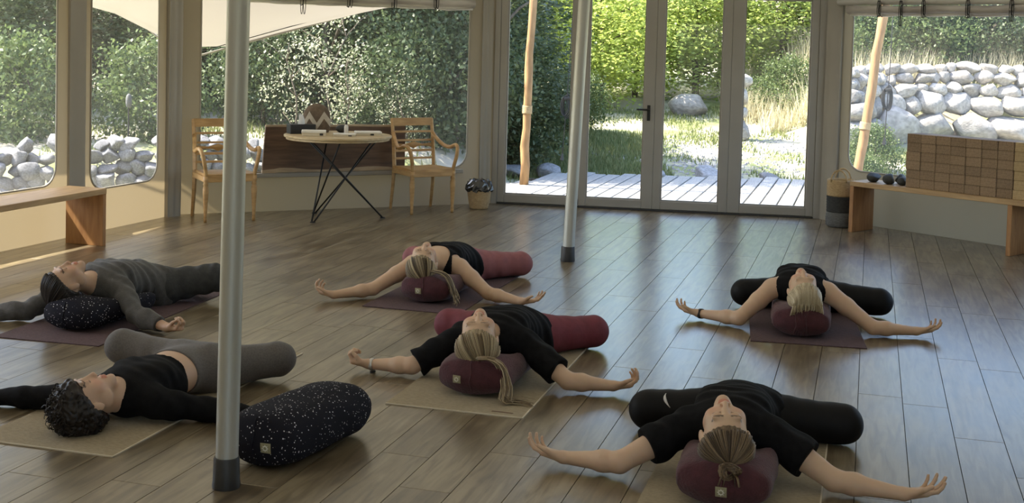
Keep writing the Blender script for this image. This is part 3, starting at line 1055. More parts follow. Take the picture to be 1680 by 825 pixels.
kind('dark', fol=leaf_cloud('foliage', M['leaf_dark'], 17000, (1.7, 1.7, 3.0, 3.0), 0.105, 1, clump=200, spread=0.27), tr=trunk_mesh('trunk', 5.5, 0.10, 1))
kind('mid', fol=leaf_cloud('foliage', M['leaf_mid'], 17000, (1.7, 1.7, 2.9, 2.9), 0.10, 2, clump=200, spread=0.27), tr=trunk_mesh('trunk', 5.3, 0.09, 2))
kind('bright', fol=leaf_cloud('foliage', M['leaf_bright'], 12000, (1.5, 1.5, 2.7, 2.9), 0.115, 3, clump=160, spread=0.32), tr=trunk_mesh('trunk', 5.0, 0.07, 3))
kind('fresh', fol=leaf_cloud('foliage', M['leaf_fresh'], 11000, (1.7, 1.7, 2.9, 2.9), 0.13, 9, clump=200, spread=0.32), tr=trunk_mesh('trunk', 5.3, 0.09, 9))
kind('high', fol=leaf_cloud('foliage', M['leaf_mid'], 9000, (1.25, 1.0, 1.5, 4.0), 0.11, 12, clump=150, spread=0.25), tr=trunk_mesh('trunk', 4.4, 0.07, 12, 8, 0.1))
kind('shrub', fol=leaf_cloud('foliage', M['leaf_mid'], 7000, (0.75, 0.75, 0.7, 0.65), 0.065, 4, clump=90, spread=0.13), tr=trunk_mesh('stem', 1.0, 0.025, 4))
kind('darkshrub', fol=leaf_cloud('foliage', M['leaf_dark'], 7500, (0.8, 0.8, 0.9, 0.85), 0.065, 5, clump=90, spread=0.15), tr=trunk_mesh('stem', 1.2, 0.03, 5))
kind('pale', fol=leaf_cloud('foliage', M['leaf_pale'], 620, (0.50, 0.50, 0.80, 1.0), 0.048, 6, clump=34, spread=0.085), tr=trunk_mesh('stem', 1.6, 0.018, 6, 12))
first = {}
def plant(key, name, x, y, s, rz, label, cat, group, sz=None):
    k = KIND[key]
    root = empty(name, (x, y, ground_z(x, y) - 0.04), rz)
    root.scale = (s, s, sz or s)
    obj('foliage', k['fol'], root)
    obj('trunk' if cat == 'tree' else 'stem', k['tr'], root)

    tag(root, label, cat, group)
TG = 'trees of the wood behind the garden'
adj = {'dark': 'dark green leafy tree', 'mid': 'mid green leafy tree', 'bright': 'bright yellow-green leafy tree', 'fresh': 'fresh green leafy tree'}
TREES = [  # kind, x, y, scale, where
    ('dark', -10.6, 17.5, 1.1, 'at the far left edge behind the left bench window'),
    ('mid', -8.6, 18.6, 1.0, 'behind the left bench window, second from the left edge'),
    ('dark', -7.2, 17.2, 0.95, 'behind the canvas strip between the two left windows'),
    ('dark', -5.9, 18.4, 1.05, 'in the narrow left window behind the garden lamp'),
    ('mid', -5.2, 20.8, 1.0, 'far back between the narrow left window and the thick pole'),
    ('dark', -4.3, 18.3, 1.0, 'behind the left wooden chair and the thick pole'),
    ('mid', -3.2, 19.6, 1.0, 'behind the tissue box end of the round table'),
    ('dark', -2.2, 18.4, 1.0, 'behind the round table in the wide window'),
    ('dark', -1.0, 19.5, 1.1, 'behind the right wooden chair in the wide window'),
    ('dark', -0.3, 18.0, 0.72, 'at the right end of the wide window beside the doors'),
    ('dark', -0.15, 20.8, 0.75, 'behind the left wooden post in the leftmost door'),
    ('bright', 1.75, 24.6, 1.0, 'in the sun behind the door with the handle'),
    ('bright', 2.6, 26.5, 1.05, 'in the sun far behind the door handle'),
    ('bright', 0.5, 25.8, 1.0, 'in the sun just left of the slim tent pole'),
    ('fresh', 3.9, 26.6, 1.0, 'behind the boulder in the third door panel'),
    ('bright', 4.7, 28.4, 1.0, 'far back above the stone stack'),
    ('fresh', 5.6, 26.0, 1.0, 'behind the rightmost door panel, left of its middle'),
    ('dark', 6.8, 26.4, 1.0, 'at the right edge of the rightmost door panel'),
    ('fresh', 7.9, 25.2, 0.95, 'above the left end of the stone wall'),
    ('dark', 9.3, 25.6, 1.0, 'above the middle of the stone wall'),
    ('mid', 10.8, 25.0, 1.0, 'above the stone wall at the right picture edge'),
    ('mid', -0.9, 24.5, 1.1, 'far back left of the glass doors'),
    ('dark', -3.6, 24.0, 1.2, 'far back behind the round table'),
    ('dark', -7.6, 22.5, 1.2, 'far back behind the narrow left window'),
    ('dark', -11.5, 21.5, 1.2, 'far back behind the left bench window'),
    ('mid', 12.8, 27.0, 1.2, 'far back beyond the right picture edge'),
    ('mid', 1.6, 29.5, 1.2, 'farthest back behind the slim tent pole'),
    ('dark', 7.4, 30.0, 1.2, 'farthest back right of the doors'),
]
for i, (k, x, y, s, lab) in enumerate(TREES):
    plant(k, 'leafy_tree', x, y, s * 0.92, i * 1.37, adj[k] + ' ' + lab, 'tree', TG, s * (0.50 if y < 21.5 else 0.52 if y < 27 else 0.60))
for x, y, rz, lab in ((-0.50, 17.05, 0.3, 'slim high-crowned tree behind the canvas strip left of the doors'), (-2.6, 17.0, 1.9, 'slim high-crowned tree behind the round table'), (-1.5, 18.4, 4.0, 'slim high-crowned tree behind the right wooden chair')):
    plant('high', 'slim_tree', x, y + 0.25, 1.0, rz, lab, 'tree', 'slim trees shading the deck')  # added trees, crowns out of view, to throw shade on the far deck
SG = 'shrubs around the garden'
SHRUBS = [('darkshrub', -6.9, 14.8, 1.0, 'dark shrub behind the rocks in the left bench window'),
          ('shrub', -5.6, 14.2, 0.9, 'green shrub behind the rocks near the canvas strip'),
          ('shrub', -4.3, 14.9, 0.9, 'green shrub behind the rocks in the narrow left window'),
          ('darkshrub', -3.3, 16.6, 0.9, 'dark shrub on the lawn behind the left chair'),
          ('darkshrub', -1.55, 16.2, 0.95, 'dark shrub behind the round table'),
          ('darkshrub', -0.75, 16.6, 1.1, 'dark shrub behind the right chair'),
          ('darkshrub', 0.0, 18.0, 1.0, 'dark shrub behind the left wooden post'),
          ('shrub', 1.0, 21.4, 0.8, 'sunny green shrub left of the slim tent pole'),
          ('shrub', 5.2, 23.6, 0.8, 'low shrub behind the stone stack'),
          ('shrub', 6.6, 23.4, 1.0, 'leafy shrub above the left end of the stone wall'),
          ('shrub', 7.9, 23.6, 1.15, 'leafy shrub above the stone wall left of its middle'),
          ('darkshrub', 9.1, 23.6, 1.1, 'dark shrub above the stone wall right of its middle'),
          ('shrub', 10.3, 23.4, 1.1, 'leafy shrub above the stone wall at the right edge'),
          ('shrub', 4.65, 16.6, 0.42, 'small green plant before the leaning wooden post'),
          ('shrub', 5.45, 15.9, 0.5, 'small green plant behind the left cork blocks'),
          ('shrub', 5.3, 18.3, 0.55, 'fern-like plant at the foot of the stone wall')]
for i, (k, x, y, s, lab) in enumerate(SHRUBS):
    plant(k, 'garden_shrub', x, y, s, i * 0.9, lab, 'shrub', SG)
PALE = [(-2.6, 14.95, 0.80, 'silvery sunlit shrub behind the tissue box on the round table'), (-2.0, 15.1, 0.72, 'silvery sunlit shrub behind the middle of the round table'),
        (-2.3, 15.9, 1.0, 'tall silvery shrub behind the round table'), (-1.35, 15.4, 0.6, 'low silvery shrub left of the right wooden chair')]
for i, (x, y, s, lab) in enumerate(PALE):
    plant('pale', 'silvery_shrub', x, y, s, i * 2.1, lab, 'shrub', 'silvery shrubs behind the wide window')

def blades(name, m, n, region, h0, h1, w, seed, patch=0.8):
    r = np.random.default_rng(seed)
    out = []
    P = []
    while len(P) < n:
        x = r.uniform(region[0], region[1]); y = r.uniform(region[2], region[3])
        if math.sin(x * 2.1 + 1.3 * math.sin(y)) * math.sin(y * 1.7 + x) > patch - r.uniform(0, 1.2): P.append((x, y))
    P = [(x, y) for x, y in P if (x < 0.5 and line_side(ROCKLINE, x, y) > 0.25) or (x >= -0.3 and y > 17.0 and (x < 5.2 or line_side(WALLLINE, x, y) < -0.4)) or (x > 4.9 and y > 13.2 and line_side(WALLLINE, x, y) < -0.4) or (line_side(WALLLINE, x, y) > 0.5 and x > 5)]
    for x, y in P:
        z = ground_z(x, y) - 0.01
        h = r.uniform(h0, h1); a = r.uniform(0, 6.28); t = r.uniform(0.1, 0.6) * h
        ca_, sa_ = math.cos(a), math.sin(a)
        b = r.uniform(0, 6.28); ww = w * r.uniform(0.7, 1.4)
        dx, dy = math.cos(b) * ww, math.sin(b) * ww
        out += [(x - dx, y - dy, z), (x + dx, y + dy, z), (x + ca_ * t, y + sa_ * t, z + h)]
    o = obj(name, quads(name, np.array(out), m, 3))
    return o
o = blades('lawn_grass', M['grass'], 42000, (-9, 9, 13, 25), 0.03, 0.13, 0.012, 21)
tag(o, 'green grass growing over the garden outside the tent', 'grass', None, 'stuff')
o = blades('meadow_grass', M['grass'], 13000, (-0.3, 2.3, 17.0, 21.5), 0.05, 0.16, 0.012, 31, 0.3)
tag(o, 'thicker green grass left of the gravel beyond the deck', 'grass', None, 'stuff')
o = blades('tall_dry_grass', M['drygrass'], 5200, (4.2, 11, 22.0, 25), 0.25, 0.7, 0.012, 22, 0.6)
tag(o, 'tall pale dry grass before the trees and above the stone wall', 'grass', None, 'stuff')
gv = MB()
r2 = random.Random(5)
for i in range(2200):
    x = r2.uniform(0.6, 5.0); y = r2.uniform(17.0, 21.5)
    s = r2.uniform(0.012, 0.04)
    z = ground_z(x, y)
    gv.add([(x + s, y, z), (x, y + s, z), (x - s, y, z), (x, y - s, z), (x + s * 0.2, y, z + s * 0.8)], [(0, 1, 4), (1, 2, 4), (2, 3, 4), (3, 0, 4)])
o = gv.build('gravel', M['rock'])
tag(o, 'loose pale gravel scattered over the ground beyond the deck', 'gravel', None, 'stuff')

# ------------------------------------------------------------------ armchairs
def make_chair(loc, rz, label):
    t = empty('armchair', loc, rz)
    W, Dp, SH = 0.235, 0.215, 0.44
    # seat: frame rails and a slightly dished panel
    s = MB()
    n = 8
    for j in range(n + 1):
        for i in range(n + 1):
            x = -1 + 2 * i / n; y = -1 + 2 * j / n
            wx = W * (1.0 - 0.06 * (y + 1) / 2)
            s.v.append((x * wx, y * Dp, SH - 0.012 * (1 - x * x) * (1 - y * y * 0.5)))
    k = len(s.v)
    s.v += [(x, y, z - 0.022) for x, y, z in s.v]
    for j in range(n):
        for i in range(n):
            a = j * (n + 1) + i
            s.f.append((a, a + 1, a + n + 2, a + n + 1)); s.f.append((k + a, k + a + n + 1, k + a + n + 2, k + a + 1))
    rim = [i for i in range(n)] + [i * (n + 1) + n for i in range(n)] + [n * (n + 1) + n - i for i in range(n)] + [(n - i) * (n + 1) for i in range(n)]
    for a, b in zip(rim, rim[1:] + rim[:1]):
        s.f.append((a, k + a, k + b, b))
    s.build('seat', M['teak'], t)
    f = MB()
    f.box((-W, -Dp - 0.004, SH - 0.075), (W, -Dp + 0.022, SH - 0.02), 0.003)
    f.build('seat_rail', M['teak'], t)
    for sx in (-1, 1):
        MB().box((sx * W - 0.012, -Dp + 0.02, SH - 0.07), (sx * W + 0.012, Dp - 0.01, SH - 0.02), 0.003).build('seat_rail', M['teak'], t)
    MB().box((-W + 0.01, Dp - 0.02, SH - 0.07), (W - 0.01, Dp, SH - 0.02), 0.003).build('seat_rail', M['teak'], t)
    for sx in (-1, 1):
        # turned front leg
        l = MB().lathe([(0.014, 0.0), (0.016, 0.03), (0.0145, 0.06), (0.020, 0.16), (0.026, 0.27), (0.027, 0.31), (0.019, 0.335), (0.026, 0.345), (0.019, 0.36), (0.024, 0.372), (0.024, SH - 0.02)], 14)
        o = l.build('leg', M['teak'], t, True); o.location = (sx * (W - 0.012), -Dp + 0.012, 0)
        # back leg running up into the back post
        MB().tube([(sx * (W - 0.01), Dp + 0.055, 0.0), (sx * (W - 0.012), Dp + 0.01, 0.25), (sx * (W - 0.014), Dp - 0.005, SH)], [0.016, 0.020, 0.022], 4).build('leg', M['teak'], t)
        MB().tube([(sx * (W - 0.014), Dp - 0.005, SH), (sx * (W - 0.014), Dp + 0.025, 0.68), (sx * (W - 0.014), Dp + 0.07, 0.905)], [0.022, 0.020, 0.019], 4).build('back_post', M['teak'], t)
        # scrolled arm
        a = bez((sx * (W - 0.015), Dp + 0.035, 0.76), (sx * (W + 0.005), Dp - 0.08, 0.66), (sx * (W + 0.05), 0.02, 0.60), (sx * (W + 0.045), -0.09, 0.655), 8)
        b = bez((sx * (W + 0.045), -0.09, 0.655), (sx * (W + 0.045), -0.17, 0.685), (sx * (W + 0.03), -0.235, 0.66), (sx * (W + 0.008), -0.222, 0.54), 8)
        c = bez((sx * (W + 0.008), -0.222, 0.54), (sx * (W - 0.004), -0.214, 0.49), (sx * (W - 0.012), -0.205, 0.45), (sx * (W - 0.012), -0.203, 0.39), 4)
        MB().tube(a + b[1:] + c[1:], [0.020] * 9 + [0.019] * 8 + [0.018] * 4, 8).build('arm', M['teak'], t, True)
    def ry(z): return Dp - 0.005 + 0.075 * ((z - SH) / (0.905 - SH)) ** 1.3
    def rail(z0, z1, nm='back_rail', th=0.011):
        m = MB()
        m.add([(-W + 0.01, ry(z0) - th, z0), (W - 0.01, ry(z0) - th, z0), (W - 0.01, ry(z0) + th, z0), (-W + 0.01, ry(z0) + th, z0),
               (-W + 0.01, ry(z1) - th, z1), (W - 0.01, ry(z1) - th, z1), (W - 0.01, ry(z1) + th, z1), (-W + 0.01, ry(z1) + th, z1)],
              [(3, 2, 1, 0), (4, 5, 6, 7), (0, 1, 5, 4), (1, 2, 6, 5), (2, 3, 7, 6), (3, 0, 4, 7)])
        return m.build(nm, M['teak'], t)
    rail(0.835, 0.910, 'top_rail', 0.014)
    rail(0.765, 0.785); rail(0.500, 0.520); rail(0.575, 0.598); rail(0.680, 0.698)
    z = 0.64
    orn = MB()
    orn.tube([(-W + 0.02, ry(z), z), (-0.10, ry(z), z), (-0.05, ry(z), z + 0.004), (0, ry(z), z), (0.05, ry(z), z + 0.004), (0.10, ry(z), z), (W - 0.02, ry(z), z)], [0.022, 0.010, 0.017, 0.036, 0.017, 0.010, 0.022], 8, True, 0.4, (0, 1, 0))
    orn.build('carved_rail', M['teak'], t, True)
    tag(t, label, 'chair', 'carved wooden armchairs')
    return t
make_chair((-2.64, 11.50, 0), math.radians(28), 'carved wooden armchair left of the round table, partly behind the thick pole')
make_chair((-0.86, 12.36, 0), math.radians(31), 'carved wooden armchair right of the round table beside the waste basket')

# ------------------------------------------------------------------ round table
TC = (-1.63, 11.74)
tb = empty('round_table', (TC[0], TC[1], 0))
o = MB().lathe([(0.480, 0.744), (0.485, 0.747), (0.485, 0.765), (0.498, 0.766), (0.505, 0.770), (0.505, 0.784), (0.501, 0.788), (0.0, 0.788)], 48).build('table_top', M['tabletop'], tb, True); soft(o, 30)
feet = [(-1.88, 12.00), (-1.80, 11.40), (-1.20, 11.80)]
for fx, fy in feet:
    a = math.atan2(fy - TC[1], fx - TC[0])
    for s_ in (-1, 1):
        b = a + PI + 0.15 + s_ * 0.72
        MB().tube([(fx - TC[0] + 0.012 * s_ * math.sin(a), fy - TC[1] - 0.012 * s_ * math.cos(a), 0.004), (0.37 * math.cos(b), 0.37 * math.sin(b), 0.745)], 0.008, 8).build('leg', M['iron'], tb, True)
    MB().lathe([(0.026, 0.0), (0.026, 0.006), (0.015, 0.012)], 12, (fx - TC[0], fy - TC[1], 0)).build('foot_pad', M['iron'], tb)
tag(tb, 'round wooden table on crossed black metal rods by the wide window', 'table')
TZ = 0.788
t = empty('tissue_box', (-1.985, 11.78, TZ), math.radians(28))
MB().box((-0.125, -0.06, 0), (0.125, 0.06, 0.088), 0.004).build('box', M['black'], t)
ts = MB()
for k in range(10):
    a = 2 * PI * k / 10
    ts.v.append((0.035 * math.cos(a), 0.016 * math.sin(a), 0.086))
for k in range(10):
    a = 2 * PI * k / 10 + 0.2
    ts.v.append((0.028 * math.cos(a) + 0.004, 0.012 * math.sin(a), 0.125 + 0.012 * (k % 2)))
for k in range(10):
    a = 2 * PI * k / 10 + 0.4
    ts.v.append((0.018 * math.cos(a) - 0.008, 0.008 * math.sin(a), 0.150 + 0.022 * (k % 3)))
for r0 in (0, 10):
    ts.f += [(r0 + k, r0 + (k + 1) % 10, r0 + 10 + (k + 1) % 10, r0 + 10 + k) for k in range(10)]
ts.build('tissue', M['tissue'], t, True)
tag(t, 'black tissue box with a white tissue poking out on the round table', 'tissue box')
pc = empty('felt_pouch', (-1.87, 11.97, TZ), math.radians(10))
def pouch_pt(x, z):
    # half thickness of the rounded cushion-like shape
    w = 0.115 * (1 - max(0, (z - 0.11) / 0.13) ** 2.4) ** 0.5 if z < 0.239 else 0.001
    if z < 0.05: w = 0.115 * (0.86 + 0.14 * (z / 0.05) ** 0.5)
    t_ = max(0.0, 1 - (x / w) ** 2) ** 0.5 * 0.055
    return w, t_
pm = MB()
zs = [0, 0.012, 0.04, 0.08, 0.12, 0.16, 0.19, 0.21, 0.225, 0.234, 0.238]
for z in zs:
    w, _ = pouch_pt(0, z)
    for k in range(24):
        a = 2 * PI * k / 24
        pm.v.append((w * math.cos(a), 0.055 * (w / 0.115) ** 0.7 * math.sin(a) * (0.7 if z == 0 else 1), z))
for i in range(len(zs) - 1):
    pm.f += [(i * 24 + k, i * 24 + (k + 1) % 24, (i + 1) * 24 + (k + 1) % 24, (i + 1) * 24 + k) for k in range(24)]
pm.f += [tuple(range(23, -1, -1)), tuple(range((len(zs) - 1) * 24, len(zs) * 24))]
pm.build('body', M['brown_cloth'], pc, True)
cvn = MB()
zig = [(-0.108, 0.075), (-0.062, 0.165), (0.0, 0.07), (0.06, 0.165), (0.112, 0.095)]
NS = 8
row_a, row_b = [], []
for (x0, z0), (x1, z1) in zip(zig[:-1], zig[1:]):
    for k in range(NS):
        f = k / NS
        row_a.append((x0 + (x1 - x0) * f, z0 + (z1 - z0) * f))
row_a.append(zig[-1])
for x, z in row_a:
    for zz in (z - 0.048, z - 0.016, z + 0.012):
        zc = max(0.004, zz)
        w, _ = pouch_pt(0, zc)
        yy = 0.055 * (w / 0.115) ** 0.7 * max(0.0, 1 - (x / w) ** 2) ** 0.5
        cvn.v.append((x, -yy - 0.0025, zc))
for i in range(len(row_a) - 1):
    for k in range(2):
        a = i * 3 + k
        cvn.f.append((a, a + 3, a + 4, a + 1))
cvn.build('chevron', M['beige_cloth'], pc, True)
pc.scale = (1.15, 1.15, 1.15)
tag(pc, 'rounded brown pouch with a beige chevron stripe on the round table', 'pouch')
def card_box(loc, rz, w, d, h, label, dx):
    t = empty('card_box', loc, rz)
    MB().box((-w / 2, -d / 2, 0), (w / 2, d / 2, h * 0.55), 0.002).build('tray', M['cream'], t)
    MB().box((-w / 2 - 0.002, -d / 2 - 0.002, h * 0.58), (w / 2 + 0.002, d / 2 + 0.002, h), 0.002).build('lid', M['white'], t)
    MB().box((dx - 0.016, -d / 2 - 0.004, h * 0.15), (dx + 0.016, -d / 2 - 0.001, h * 0.50)).build('print', M['black'], t)
    tag(t, label, 'box', 'flat boxes on the round table')
card_box((-1.83, 11.56, TZ), math.radians(8), 0.22, 0.13, 0.050, 'cream flat box in front of the chevron pouch on the round table', 0.07)
card_box((-1.55, 11.58, TZ), math.radians(10), 0.20, 0.12, 0.026, 'thin cream box in the middle of the round table', 0.05)
card_box((-1.35, 11.76, TZ), math.radians(14), 0.24, 0.14, 0.038, 'pale flat box at the right of the round table', 0.03)
o = obj('table_stone', stone_mesh('table_stone', 71, M['darkstone'], 3, 4, 0.02))
o.location = (-1.63, 12.02, TZ + 0.036); o.scale = (0.062, 0.05, 0.040)
tag(o, 'small dark rounded stone on the round table behind the boxes', 'stone')
bt = empty('spray_bottle', (-1.57, 11.86, TZ))
MB().lathe([(0.019, 0), (0.020, 0.004), (0.020, 0.07), (0.016, 0.080), (0.009, 0.085), (0.009, 0.092)], 16).build('bottle', M['white'], bt, True)
MB().lathe([(0.011, 0.090), (0.011, 0.105), (0.008, 0.108), (0.008, 0.125), (0.004, 0.128)], 12).build('cap', M['black'], bt, True)
tag(bt, 'small pale bottle with black cap standing on the round table', 'bottle')

# ------------------------------------------------------------------ dark live edge slab leaning on the ledge
wl, wr, _L = wall_frame(V1, V2)
sl = empty('wood_slab', wl, wr)
sl.location.z = 0.0
NS = 26
def slab_rows(y, zlow, zhigh):
    return [(0.80 + 1.46 * i / NS + (0.02 if y < -0.06 else 0.0), y, z) for i in range(NS + 1) for z in (zlow[i], zhigh[i])]
zl = [0.3765 + 0.008 * abs(math.sin(i * 0.33 + 0.5)) * (1 if 2 < i < 24 else 0) for i in range(NS + 1)]
zm = [z + 0.030 + 0.012 * math.sin(i * 0.41) for i, z in enumerate(zl)]
zt = [0.822 + 0.003 * math.sin(i * 0.5) for i in range(NS + 1)]
def ribbon(lo, hi, yl0, yh0, th):
    m = MB()
    for i in range(NS + 1):
        x = 0.80 + 1.46 * i / NS
        sh = 0.03 * (1 - i / NS)
        for (z, y) in ((lo[i], yl0), (hi[i], yh0)):
            m.v.append((x + sh * (z - 0.4) / 0.42 * (1 if i == 0 else 0), y, z)); m.v.append((x + sh * (z - 0.4) / 0.42 * (1 if i == 0 else 0), y + th, z))
    for i in range(NS):
        a = i * 4; b = a + 4
        m.f += [(a, b, b + 2, a + 2), (a + 1, a + 3, b + 3, b + 1), (a + 2, b + 2, b + 3, a + 3), (a, a + 1, b + 1, b)]
    m.f += [(0, 2, 3, 1), (NS * 4, NS * 4 + 1, NS * 4 + 3, NS * 4 + 2)]
    return m
lean = lambda z: -0.085 + 0.055 * (z - 0.38) / 0.45
ribbon(zm, zt, -0.052, -0.046, 0.035).build('heartwood', M['slab'], sl)
ribbon(zl, zm, -0.056, -0.052, 0.04).build('sapwood_edge', M['slab_pale'], sl)
ribbon([z - 0.001 for z in zt], [z + 0.018 for z in zt], -0.046, -0.045, 0.035).build('top_edge', M['slab_pale'], sl)
tag(sl, 'dark wavy-grained wood slab standing behind the round table', 'wood slab')

# ------------------------------------------------------------------ benches
def bench(loc, rz, L_, depth, h, legs, side, label, mleg):
    t = empty('wooden_bench', loc, rz)
    th = 0.045
    y0, y1 = (0, depth) if side > 0 else (-depth, 0)
    MB().box((0, y0, h - th), (L_, y1, h), 0.003).build('seat_board', M['pine'], t)
    for x in legs:
        MB().box((x, y0 + 0.004, 0), (x + 0.042, y1 - 0.004, h - th), 0.003).build('leg_panel', mleg, t)
    tag(t, label, 'bench', 'low wooden benches')
    return t
BLA = math.radians(72)
BLL = 1.9
bx0, by0 = -3.20 - math.cos(BLA) * BLL, 9.88 - math.sin(BLA) * BLL
bench((bx0, by0, 0), BLA, BLL, 0.36, 0.46, (0.0, BLL - 0.042), 1, 'low wooden bench under the left windows', M['pine_red'])
BRA = math.radians(-48.5)
B0 = (3.20, 11.72)
bench((B0[0], B0[1], 0), BRA, 1.80, 0.36, 0.48, (0.0, 1.55), 1, 'low wooden bench on the right carrying the cork blocks', M['pine_red'])
def on_bench(u, v):
    return (B0[0] + math.cos(BRA) * u - math.sin(BRA) * v, B0[1] + math.sin(BRA) * u + math.cos(BRA) * v)

# ------------------------------------------------------------------ cork blocks
BW, BD, BH = 0.145, 0.225, 0.0815
blk = MB().box((0.0008, 0, 0.0004), (BW - 0.0008, BD, BH - 0.0004), 0.004)
bmeshes = [blk.mesh('cork_block', M['cork']), blk.mesh('cork_block', M['cork_pale'])]
ORD = ['first', 'second', 'third', 'fourth', 'fifth', 'sixth', 'seventh', 'eighth', 'ninth', 'tenth']
ROWN = ['bottom', 'second', 'third', 'fourth', 'fifth', 'top']
rb2 = random.Random(2)
U0 = 0.545
for c in range(8):
    for r in range(6):
        o = obj('cork_block', bmeshes[1 if c == 7 else 0])
        x, y = on_bench(U0 + c * BW + (0.004 if c == 7 else 0), 0.055 + (rb2.uniform(-0.007, 0.007)))
        o.location = (x, y, 0.48 + r * BH)
        o.rotation_euler = (0, 0, BRA)
        tag(o, '%s cork yoga block in the %s column from the left, %s row' % ('pale' if c == 7 else 'brown', ORD[c], ROWN[r]), 'yoga block', 'stacked cork yoga blocks')
DS = [(0.175, 0.13, 0.068, 0.05, 'leftmost dark pebble on the right bench'), (0.345, 0.115, 0.072, 0.052, 'second dark pebble from the left on the right bench'),
      (0.39, 0.245, 0.062, 0.048, 'dark pebble behind the second one on the right bench'), (0.470, 0.13, 0.05, 0.042, 'dark pebble half hidden by the cork blocks')]
for i, (u, v, rx, rz_, lab) in enumerate(DS):
    o = obj('dark_pebble', stone_mesh('dark_pebble', 80 + i, M['darkstone'], 3, 5, 0.015))
    x, y = on_bench(u, v)
    o.location = (x, y, 0.48 + rz_ * 0.93); o.scale = (rx, rx * 0.85, rz_); o.rotation_euler = (0, 0, i * 1.1)
    tag(o, lab, 'stone', 'dark pebbles on the bench')

# ------------------------------------------------------------------ baskets
def woven(prof, seg, name, m, parent, rib=0.004):
    mb = MB()
    n = len(prof)
    fine = []
    for (r0, z0), (r1, z1) in zip(prof[:-1], prof[1:]):
        k = max(1, int(abs(z1 - z0) / 0.012))
        for i in range(k):
            f = i / k
            fine.append((r0 + (r1 - r0) * f + (rib if (len(fine) % 2) else 0), z0 + (z1 - z0) * f))
    fine.append(prof[-1])
    return mb.lathe(fine, seg).build(name, m, parent, True)
bk = empty('striped_basket', (3.205, 12.05, 0))
woven([(0.112, 0.0), (0.128, 0.02), (0.132, 0.08), (0.126, 0.145)], 28, 'grey_band', M['straw_grey'], bk)
woven([(0.126, 0.145), (0.128, 0.30)], 28, 'black_band', M['straw_black'], bk)
woven([(0.128, 0.30), (0.130, 0.38), (0.128, 0.46), (0.118, 0.458), (0.112, 0.40), (0.05, 0.38)], 28, 'straw_band', M['straw'], bk)
for s_ in (-1, 1):
    pts = [(0.075 * math.cos(a), s_ * 0.112 * (1 - 0.1 * math.sin(a)), 0.44 + 0.115 * math.sin(a)) for a in [PI * k / 12 for k in range(13)]]
    MB().tube(pts, 0.009, 6).build('handle', M['straw'], bk, True)
bk.rotation_euler = (0, 0, math.radians(-25))
tag(bk, 'tall woven basket with straw, black and grey bands and two handles', 'basket')
wb = empty('waste_basket', (-0.31, 12.66, 0))
woven([(0.085, 0.0), (0.095, 0.01), (0.122, 0.19), (0.112, 0.19), (0.10, 0.06)], 28, 'basket', M['straw'], wb, 0.003)
ln = MB()
prof = [(0.108, 0.175), (0.128, 0.182), (0.136, 0.20), (0.132, 0.235), (0.118, 0.27), (0.10, 0.292), (0.085, 0.288), (0.07, 0.25), (0.02, 0.235)]
rl = random.Random(9)
for i, (r, z) in enumerate(prof):
    for k in range(28):
        a = 2 * PI * k / 28
        j = 1 + 0.07 * math.sin(k * 2.3 + i) + 0.05 * rl.uniform(-1, 1)
        ln.v.append((r * j * math.cos(a), r * j * math.sin(a), z + 0.012 * math.sin(k * 1.7 + i * 2)))
for i in range(len(prof) - 1):
    ln.f += [(i * 28 + k, i * 28 + (k + 1) % 28, (i + 1) * 28 + (k + 1) % 28, (i + 1) * 28 + k) for k in range(28)]
ln.build('bin_liner', M['liner'], wb)
tag(wb, 'small straw waste basket with a crumpled black liner beside the right chair', 'waste basket')

# ------------------------------------------------------------------ rolled blinds
def rolled_blind(p0, p1, u0, u1, z, r, ties, label, y=-0.075, two=False):
    loc, rz, _ = wall_frame(p0, p1)
    t = empty('rolled_blind', loc, rz)
    n = 26
    r2 = random.Random(int(u1 * 100))
    pts = [(u0 + (u1 - u0) * i / n, y, z + 0.006 * math.sin(i * 0.8)) for i in range(n + 1)]
    MB().tube(pts, [r * r2.uniform(0.88, 1.1) for _ in pts], 14, True, 0.85).build('roll', M['blind'], t, True)
    pts2 = [(u0 + 0.02 + (u1 - u0 - 0.03) * i / n, y + 0.01, z - r * 0.88 + 0.004 * math.sin(i * 1.3)) for i in range(n + 1)]
    MB().tube(pts2, [0.018 * r2.uniform(0.85, 1.15) for _ in pts2], 10).build('bottom_bar', M['blind_lit'], t, True)  # pale strip paints the lit lower edge of the roll
    if two:
        MB().tube([(u0 - 0.12, y, z + r * 1.7), ((u0 + u1) / 2, y, z + r * 1.7), (u1, y, z + r * 1.7)], r * 0.8, 14).build('head_roll', M['blind_lit'], t, True)
    for (u, drop) in ties:
        m = MB()
        for k in (-1, 1):
            cp = []
            for j in range(15):
                a = 2 * PI * j / 14
                cp.append((u + k * 0.012 + 0.012 * math.cos(a), y - r * 0.95 - 0.006 * k - 0.008, z - drop * 0.5 + 0.03 + (drop * 0.5 + 0.06) * math.sin(a)))
            m.tube(cp, 0.0035, 5, False)
        ring = [(u + 0.004 * math.sin(a * 2), y + (r + 0.01) * math.cos(a), z + (r + 0.006) * math.sin(a) * 1.05 - 0.008) for a in [2 * PI * j / 18 for j in range(19)]]
        m.tube(ring, 0.004, 5, False)
        m.build('tie_cord', M['cord'], t, True)
    tag(t, label, 'blind', 'rolled up window blinds')
    MB().box((u0, y - 0.012, z + r * 0.6), (u0 + 0.05, -0.005, z + r * 0.6 + 0.03)).build('bracket', M['canvas_trim'], t)
    MB().box((u1 - 0.05, y - 0.012, z + r * 0.6), (u1, -0.005, z + r * 0.6 + 0.03)).build('bracket', M['canvas_trim'], t)
rolled_blind(V1, V2, 0.62, 2.97, 2.075, 0.055, ((1.15, 0.13), (1.62, 0.05), (2.08, 0.08), (2.53, 0.03)), 'rolled grey blind tied up at the top of the wide window behind the table')
